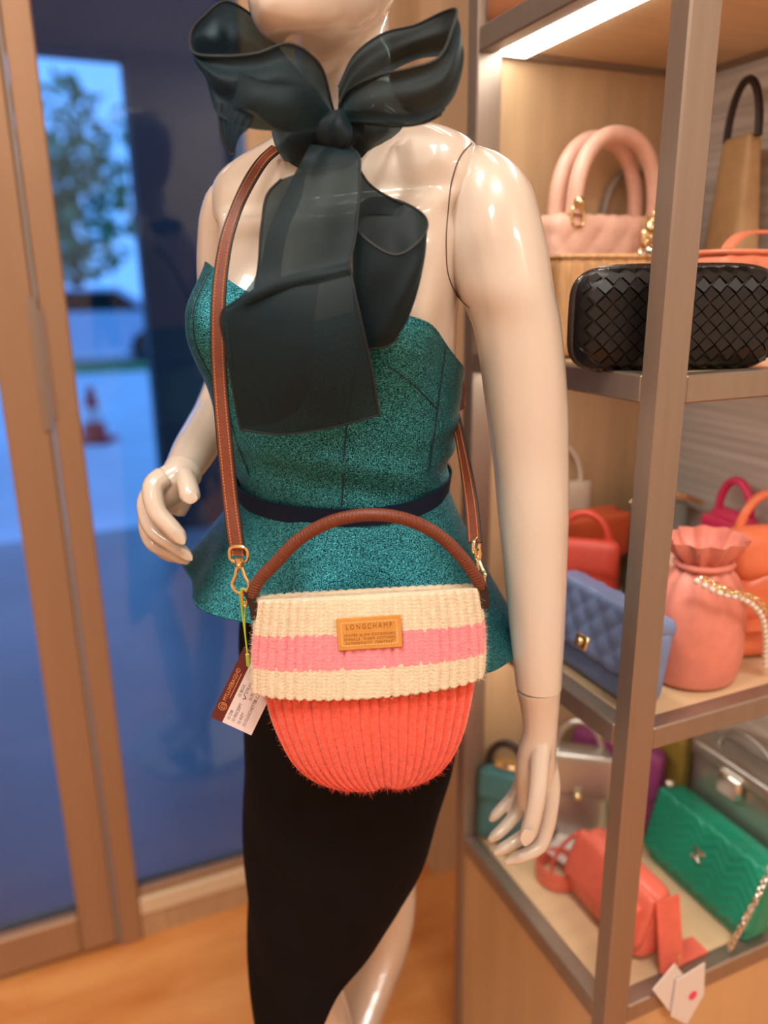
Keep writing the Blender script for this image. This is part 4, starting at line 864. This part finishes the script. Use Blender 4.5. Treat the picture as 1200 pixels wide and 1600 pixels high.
# upper shelf -----------------------------------------------------
# black woven clutch: every strip crossing is a raised lozenge
cw = P(1047, 560, .835); ck_ = thing('woven_clutch', 'black woven leather box clutch on the upper shelf behind the post', 'clutch', (cw[0], cw[1], Z3+.0005), math.radians(3))
W_, H_, D_ = .212, .100, .050
part('body', rbox(W_, D_, H_, .024, 20), m_black, ck_)
wv = MB(); stp = .0165
def clutch_pt(x, z, side):
    ax = max(abs(x)-(W_/2-.030), 0); az = max(abs(z)-(H_/2-.030), 0); rr = math.hypot(ax, az)
    if rr > .0298: return None
    a2 = max(rr-.006, 0); cy2 = math.sqrt(max(.024**2-a2*a2, 1e-8)); y = D_/2 - .024 + cy2 + .0006; k2 = a2/cy2/max(rr, 1e-6); nx_ = ax*k2*(1 if x > 0 else -1); nz_ = az*k2*(1 if z > 0 else -1)
    return np.array([x, -y*side, z + H_/2]), unit(np.array([nx_, -side*1.0, nz_]))
for side in (1, -1):
    for i in range(-7, 8):
        for j in range(-4, 5):
            for k in (0, 1):
                x = i*stp + k*stp/2; z = j*stp + k*stp/2
                if abs(x) > W_/2 or abs(z) > H_/2: continue
                r_ = clutch_pt(x, z, side)
                if r_ is None: continue
                c, nn = r_; e1 = unit(np.cross(nn, (0, 0, 1))); e2 = np.cross(e1, nn)
                s2 = stp*.5; tilt = .0011*(1 if k else -1)
                cr = [(c + e1*s2*.96, tilt), (c + e2*s2*.96, -tilt), (c - e1*s2*.96, tilt), (c - e2*s2*.96, -tilt)]
                o_ = [q - nn*.0010 for q, t_ in cr]; i_ = [c + (q - c)*.93 + nn*(.0014 + t_*.9) for q, t_ in cr]
                wv.add(o_ + i_, [(4,5,6,7), (0,1,5,4), (1,2,6,5), (2,3,7,6), (3,0,4,7)])
o = wv.build('woven_strips', m_black, ck_, smooth=True, sharp=25); o['kind'] = 'stuff'
rm = MB(); t = np.linspace(0, 2*PI, 80, endpoint=False); sq = 2/5
rm.tube([(np.sign(math.cos(a))*abs(math.cos(a))**sq*W_/2, 0, H_/2 + np.sign(math.sin(a))*abs(math.sin(a))**sq*H_/2) for a in t], .0035, 8, closed=True, flat=1.6); rm.build('rim', m_blk2, ck_)
MB().ball((0, 0, H_+.006), .008, 12, 8, (1.3, .8, .7)).build('knot_closure', m_blk2, ck_)
# pink quilted top handle bag
t = bag('top_handle_bag', 'pale pink quilted bag with round arched top handles', .715, .904, Z3, 4)
part('body', rbox(.225, .060, .172, .016, 46, quilt(.048, .0035), .92, .8), m_lpink, t)
for yy in (-.018, .018):
    arch(.140, .098, .0105, 1.0, 34, yy, .172, 2.3).build('handle', m_lpink, t)
for sx in (-1, 1):
    rg_ = MB(); loop(rg_, np.array([sx*.070, -.026, .168]), .010, .012, .0022, np.array([1., 0, 0]), np.array([0, 0, 1.])); rg_.ball((sx*.070, -.028, .185), .008, 10, 8); rg_.build('handle_ring', m_gold, t)
chm = MB(); chm.tube([(.062, -.034, .172), (.060, -.036, .150)], .003, 6); chm = chain([(.066, -.040, .165), (.062, -.042, .148), (.060, -.042, .13)], 7, .0016, .004, chm)
loop(chm, np.array([.060, -.043, .142]), .011, .012, .0026, np.array([1., 0, 0]), np.array([0, 0, 1.])); chm.tube([(.048, -.043, .128), (.036, -.043, .112)], .003, 6); chm.tube([(.06, -.043, .128), (.075, -.043, .105)], .0035, 6); chm.ball((.078, -.043, .098), .007, 8, 6)
chm.v = [(a-.022, b, c) for a, b, c in chm.v]; chm.build('charm', m_gold, t)
# straw bag in front of it
t = bag('straw_bag', 'tan ribbed straw bag standing in front of the pink bag', .668, .815, Z3, -8)
part('body', rbox(.185, .050, .118, .012, 40, lambda x, z: .0018*np.abs(np.sin(x*PI/.006)), .96, .7), m_straw, t)
MB().box(-.088, .088, -.020, .020, .114, .121, .003).build('frame_rim', m_straw, t)
MB().ball((.03, -.02, .123), .007, 10, 6).box(.015, .045, -.022, -.012, .118, .124, .002).build('clasp', m_sil, t)
# salmon quilted bag at the right
t = bag('quilted_bag', 'salmon quilted bag with flat top handle right of the post', .820, .735, Z3, 2)
part('body', rbox(.175, .050, .118, .012, 40, quilt(.040, .0025), 1.0, .9), m_lcoral, t)
MB().box(-.088, .088, -.024, .024, .117, .123, .003).build('zip_top', m_lcoral, t)
MB().slab(np.array([[(x, yy, .1235 + .020*(1-(x/.06)**4)) for yy in (-.008, 0, .008)] for x in np.linspace(-.06, .06, 24)]), .004).build('handle', m_lcoral, t)
# beige tote behind, grey bag at the back
t = bag('beige_tote', 'tall beige leather tote at the right end of the upper shelf', .856, .820, Z3, 75)
part('body', rbox(.100, .050, .265, .010, 24, None, .62, .35), m_beige, t)
arch(.07, .07, .005, 1, 24, 0, .26).build('handle', m_ledge, t)
MB().box(-.018, .018, -.028, -.020, .130, .165, .003).ball((0, -.03, .175), .007).build('clasp', m_gold, t)
t = bag('grey_bag', 'plain grey handbag behind the pink quilted bag', .800, .9505, Z3, 0)
part('body', rbox(.150, .014, .168, .006, 16), m_greyl, t)
arch(.105, .075, .0055, 1, 28, 0, .166).build('handle', m_greyl, t)
# top shelf
t = bag('chestnut_bag', 'chestnut leather bag on the top shelf over the light strip', .605, .895, Z4, -60)
part('body', rbox(.150, .060, .120, .016, 20, None, .9, .6, 0, .006), m_brownb, t)
part('flap', rbox(.152, .012, .070, .006, 16), m_brownb, t, (0, -.028, .045), (math.radians(-6), 0, 0))
arch(.10, .06, .005, 1, 24, 0, .118).build('handle', m_brownb, t); MB().ball((0, -.038, .05), .006).ball((.06, -.036, .02), .005).build('clasp', m_gold, t)

# middle shelf ----------------------------------------------------
t = bag('quilted_flap_bag', 'powder blue quilted flap bag lying at the front corner of the middle shelf', .592, .714, Z2, -90)
part('body', rbox(.195, .046, .100, .016, 24, None, 1.0, .75, .20), m_blue, t)
fl = part('flap', rbox(.197, .014, .078, .006, 48, quilt(.034, .0034), 1.0), m_blue, t, (0, -.017, .036), (math.radians(-14), 0, 0))
MB().box(-.012, .012, -.012, -.004, .004, .022, .002).ball((0, -.012, .013), .005).build('turn_lock', m_gold, fl)
part('quilted_top', rbox(.193, .036, .024, .010, 40, quilt(.034, .003)), m_blue, t, (0, .015, .084), (math.radians(-8), 0, 0))
t = bag('bucket_bag', 'soft pink bucket bag with a gathered neck and pearl chain', .704, .664, Z2, 0)
prof = [(.040, 0), (.054, .004), (.060, .03), (.060, .07), (.054, .105), (.043, .130), (.030, .146), (.030, .154), (.042, .168), (.050, .182)]
aa = np.arange(60)*2*PI/60; pr = interp(np.linspace(0, 1, len(prof)), prof, np.linspace(0, 1, 40))
MB().loft([[(r*(1+.10*k_*math.sin(a*11+z*20)+.02*math.sin(a*3+z*30))*math.cos(a), r*(1+.10*k_*math.sin(a*11+z*20))*math.sin(a)*.85, z) for a in aa] for (r, z), k_ in zip(pr, np.clip(np.linspace(-.8, 1.6, 40), 0, 1))], True, False).build('body', m_buck, t)
MB().tube([(.034*math.cos(a), .030*math.sin(a), .150) for a in np.arange(24)*2*PI/24], .004, 8, closed=True).build('drawstring', m_buck, t)
pc_ = [(-.055, -.045, .150), (-.035, -.058, .138), (-.005, -.066, .128), (.025, -.066, .105), (.045, -.060, .075), (.060, -.052, .045), (.072, -.045, .018)]
pearls(pc_, 22, .0042).build('pearl_chain', m_pearl, t); chain([(x+.006, y-.004, z+.004) for x, y, z in pc_], 26, .0013, .0034).build('chain', m_gold, t)
chain([(.025, -.066, .11), (.05, -.06, .10), (.066, -.05, .07), (.078, -.045, .03)], 20, .0013, .0034).build('chain', m_gold, t)
MB().tube(spline([(.01, -.06, .14), (.06, -.05, .135), (.082, -.05, .10), (.06, -.055, .078), (.045, -.055, .085)], 30), .003, 6).build('leather_cord', m_buck, t)
t = bag('orange_bag', 'orange leather bag with a rounded flap at the right of the middle shelf', .832, .690, Z2, -12)
part('body', rbox(.135, .075, .160, .020, 20, None, .9, .75, 0, .008), m_orange, t)
part('flap', rbox(.128, .050, .070, .022, 18), m_orange, t, (0, -.022, .108), (math.radians(-12), 0, 0))
arch(.08, .055, .006, 1.0, 24, .0, .160).build('handle', m_orange, t)
MB().slab(np.array([[(x, -.048 - .004*math.cos(x*20), z) for z in (.05, .058, .066)] for x in np.linspace(-.066, .066, 20)]), .003).build('belt_strap', m_orange, t)
t = bag('coral_red_bag', 'bright coral red bag at the far left of the middle shelf', .668, .848, Z2, -40)
part('body', rbox(.105, .060, .120, .018, 18, None, .86, .6, 0, .008), m_red, t); part('flap', rbox(.098, .030, .055, .012, 16), m_red, t, (0, -.014, .078), (math.radians(-14), 0, 0)); arch(.07, .05, .005, 1, 22, 0, .118).build('handle', m_red, t)
t = bag('rust_bag', 'rust orange leather bag behind the coral red bag', .722, .915, Z2, 0)
part('body', rbox(.13, .040, .150, .014, 16, None, .94, .6), m_rust, t); part('flap', rbox(.128, .012, .07, .005, 14), m_rust, t, (0, -.022, .076)); MB().ball((0, -.03, .085), .006).build('clasp', m_gold, t)
t = bag('blush_bag', 'small blush pink bag between the blue bag and the bucket bag', .745, .778, Z2, -30)
part('body', rbox(.075, .040, .120, .012, 14, None, .9, .7), m_lpink, t); part('flap', rbox(.072, .012, .05, .005, 12), m_lpink, t, (0, -.020, .065)); MB().ball((0, -.028, .07), .005).build('clasp', m_gold, t)
t = bag('cream_bag', 'pale cream bag standing against the back of the middle shelf', .690, .9495, Z2, 0)
part('body', rbox(.14, .016, .185, .006, 14, None, .9), m_cream_l, t); arch(.09, .06, .004, 1, 24, 0, .183).build('handle', m_cream_l, t); MB().box(-.02, .02, -.012, -.007, .10, .12, .002).build('clasp', m_gold, t)
t = bag('mint_grey_bag', 'mint grey chain bag at the back of the middle shelf', .835, .885, Z2, -20)
part('body', rbox(.085, .05, .165, .012, 14, None, .9, .8), m_mint, t); chain([(-.05, -.03, .165), (-.02, -.034, .178), (.02, -.034, .172), (.05, -.03, .16)], 22, .0018, .005).build('chain', m_gold, t); MB().ball((-.03, -.028, .15), .008).build('clasp', m_sil, t)
t = bag('hot_pink_bag', 'hot pink bag at the right end behind the orange bag', .868, .775, Z2, -90)
part('body', rbox(.08, .035, .165, .012, 14, None, .9, .7), m_hot, t); arch(.055, .045, .006, 1, 22, 0, .163).build('handle', m_hot, t); part('flap', rbox(.078, .01, .06, .004, 12), m_hot, t, (0, -.018, .095))

# lower shelf -----------------------------------------------------
t = bag('emerald_bag', 'emerald green chevron quilted flap bag on the lowest shelf', .800, .692, Z1, -90)
part('body', rbox(.195, .050, .118, .012, 22, None, 1.0, .7, .20), m_green_l, t)
fl = part('flap', rbox(.197, .014, .100, .006, 60, chevron(.024, .0042)), m_green_l, t, (0, -.020, .020), (math.radians(-14), 0, 0))
cc = MB()
for sx in (-1, 1):
    a = np.linspace(.6, 2*PI-.6, 20); cc.tube([(sx*(-.0045) + sx*.0075*math.cos(q)*-1, -.011, .052 + .0085*math.sin(q)) for q in a], .0016, 6)
cc.build('emblem', m_sil, fl)
chain([(.095, .01, .12), (.105, -.02, .09), (.104, -.04, .05), (.098, -.05, .01)], 26, .0015, .004).build('chain', m_sil, t); MB().ball((-.095, .012, .122), .008, 10, 6).build('chain_eyelet', m_sil, t)
t = bag('coral_satchel', 'coral leather satchel with wide strap on the lowest shelf behind the post', .648, .705, Z1, -90)
part('body', rbox(.165, .065, .104, .026, 24, None, .96, .7, .12, .006), m_satch, t)
fl = part('flap', rbox(.160, .016, .075, .007, 20, None, .98), m_satch, t, (0, -.028, .030), (math.radians(-20), 0, 0))
MB().box(.058, .070, -.018, -.006, -.02, .055, .002).build('closing_strap', m_satch, fl); MB().ball((.064, -.02, .015), .006).ball((.064, -.02, .048), .006).build('turn_lock', m_sil, fl)
MB().slab(np.array([[(x, y_ + (x-.075)*.5*0, z) for y_ in (-.006, .006, .020, .032)] for x, z in zip(np.linspace(.080, .100, 14), np.linspace(.098, .003, 14))]), .004).build('wide_strap', m_satch, t)
MB().slab(np.array([[(.072 + k*.004, y_, .004 + .0*k) for k in range(8)] for y_ in np.linspace(.030, .075, 8)]), .004).build('strap_end', m_satch, t)
MB().tube(spline([(-.080, -.01, .09), (-.097, -.02, .06), (-.099, -.035, .03), (-.088, -.045, .004)], 20), .006, 8, flat=.5).build('strap', m_satch, t)
t = thing('coiled_strap', 'coiled coral leather bag strap beside the coral satchel', 'strap', UV(.628, .808, Z1+.0005), ANG)
co = MB()
for k in range(2):
    a = np.linspace(0, 2*PI, 40); r0 = .034 - k*.005; co.slab(np.array([[(r0*math.cos(q), r0*math.sin(q), z) for z in (.001, .012, .024)] for q in a]), .0025)
co.build('strap_coil', m_satch, t); MB().box(.028, .038, -.012, -.004, .002, .024, .002).build('buckle', m_sil, t)
pe = MB()
for q in np.arange(26)*2*PI/26: pe.ball((.0352*math.cos(q), .0352*math.sin(q), .012), .0016, 6, 4)
pe.build('studs', m_gold, t)
t = bag('petrol_bag', 'petrol blue bag at the far left of the lowest shelf', .598, .915, Z1, -50)
part('body', rbox(.095, .050, .135, .018, 16, None, .80, .6), m_tealb, t); part('flap', rbox(.082, .012, .05, .005, 12), m_tealb, t, (0, -.017, .078), (math.radians(-8), 0, 0)); arch(.06, .045, .006, 1, 22, 0, .13).build('handle', m_ledge, t); MB().box(-.02, .02, -.012, .012, .134, .143, .003).build('frame_clasp', m_gold, t); MB().ball((.02, -.034, .012), .008).ball((-.01, -.036, .02), .007).build('charm', m_gold, t)
t = bag('silver_bag', 'crumpled silver metallic bag between the petrol and magenta bags', .705, .875, Z1, -35)
part('body', rbox(.120, .060, .165, .020, 20, None, .86, .6, 0, .008), m_silver, t); part('flap', rbox(.106, .014, .075, .006, 16), m_silver, t, (0, -.024, .088), (math.radians(-8), 0, 0)); arch(.07, .05, .005, 1, 22, 0, .16).build('handle', m_silver, t); MB().ball((0, -.038, .10), .007).ball((.045, -.040, .03), .011).build('clasp', m_gold, t)
t = bag('magenta_bag', 'magenta leather bag behind the emerald bag', .795, .885, Z1, -60)
part('body', rbox(.150, .040, .150, .010, 16, None, 1.0, .6), m_purple, t); part('flap', rbox(.148, .010, .08, .004, 14), m_purple, t, (0, -.019, .068), (math.radians(-6), 0, 0)); MB().ball((0, -.030, .085), .006).build('clasp', m_gold, t)
t = bag('silver_box_bag', 'boxy silver metallic bag at the right of the lowest shelf', .866, .700, Z1, -90)
part('body', rbox(.165, .045, .185, .010, 20, None, 1.0, .8), m_silver, t); part('lid', rbox(.168, .050, .03, .008, 18), m_silver, t, (0, 0, .172)); MB().box(-.02, .02, -.034, -.022, .150, .185, .003).build('clasp', m_sil, t); arch(.10, .04, .005, 1, 24, 0, .20).build('handle', m_silver, t)
t = bag('old_gold_bag', 'small old gold bag behind the boxy silver bag', .868, .850, Z1, -80)
part('body', rbox(.08, .03, .17, .010, 14, None, .9, .7), m_olive, t); arch(.05, .03, .004, 1, 20, 0, .168).build('handle', m_olive, t)
# loose cards and the tags hanging over the rail
o = MB().slab(np.array([[(x, y_, .012 + .10*x*x*8 + .25*y_) for y_ in np.linspace(-.022, .022, 6)] for x in np.linspace(-.03, .03, 8)]), .0012).build('paper_card', m_white, sharp=40); o.location = tuple(UV(.660, .835, Z1+.006)); o.rotation_euler = (0, 0, ANG+.5); tag(o, 'white paper card lying beside the coiled strap', 'card')
t = thing('price_card', 'white folded price card with a pink dot hanging over the front rail', 'price card', UV(.655, .579, .405), ANG); t.scale = (1.35, 1, 1.35)
MB().add([(-.038, 0, .058), (-.014, 0, .078), (.016, 0, .034), (-.008, 0, .012), (-.038, -.0012, .058), (-.014, -.0012, .078), (.016, -.0012, .034), (-.008, -.0012, .012)], [(0,1,2,3), (7,6,5,4), (0,4,5,1), (1,5,6,2), (2,6,7,3), (3,7,4,0)]).build('card', m_white, t, smooth=False)
MB().add([(-.012, -.003, .060), (.022, -.003, .066), (.026, -.003, .026), (.008, -.003, -.002), (-.014, -.003, .018), (-.012, -.0042, .060), (.022, -.0042, .066), (.026, -.0042, .026), (.008, -.0042, -.002), (-.014, -.0042, .018)], [(4,3,2,1,0), (5,6,7,8,9), (0,1,6,5), (1,2,7,6), (2,3,8,7), (3,4,9,8), (4,0,5,9)]).build('card', m_white, t, smooth=False)
MB().loft([[(.011 + .005*math.cos(a), -.0043, .032 + .005*math.sin(a)) for a in np.arange(16)*2*PI/16], [(.011 + .005*math.cos(a), -.0049, .032 + .005*math.sin(a)) for a in np.arange(16)*2*PI/16]], True, True).build('dot_sticker', m_pinkdot, t)
MB().tube(spline([(-.01, -.001, .07), (-.006, .004, .08), (.0, .020, .068)], 12), .0008, 5).build('cord', m_gold, t)
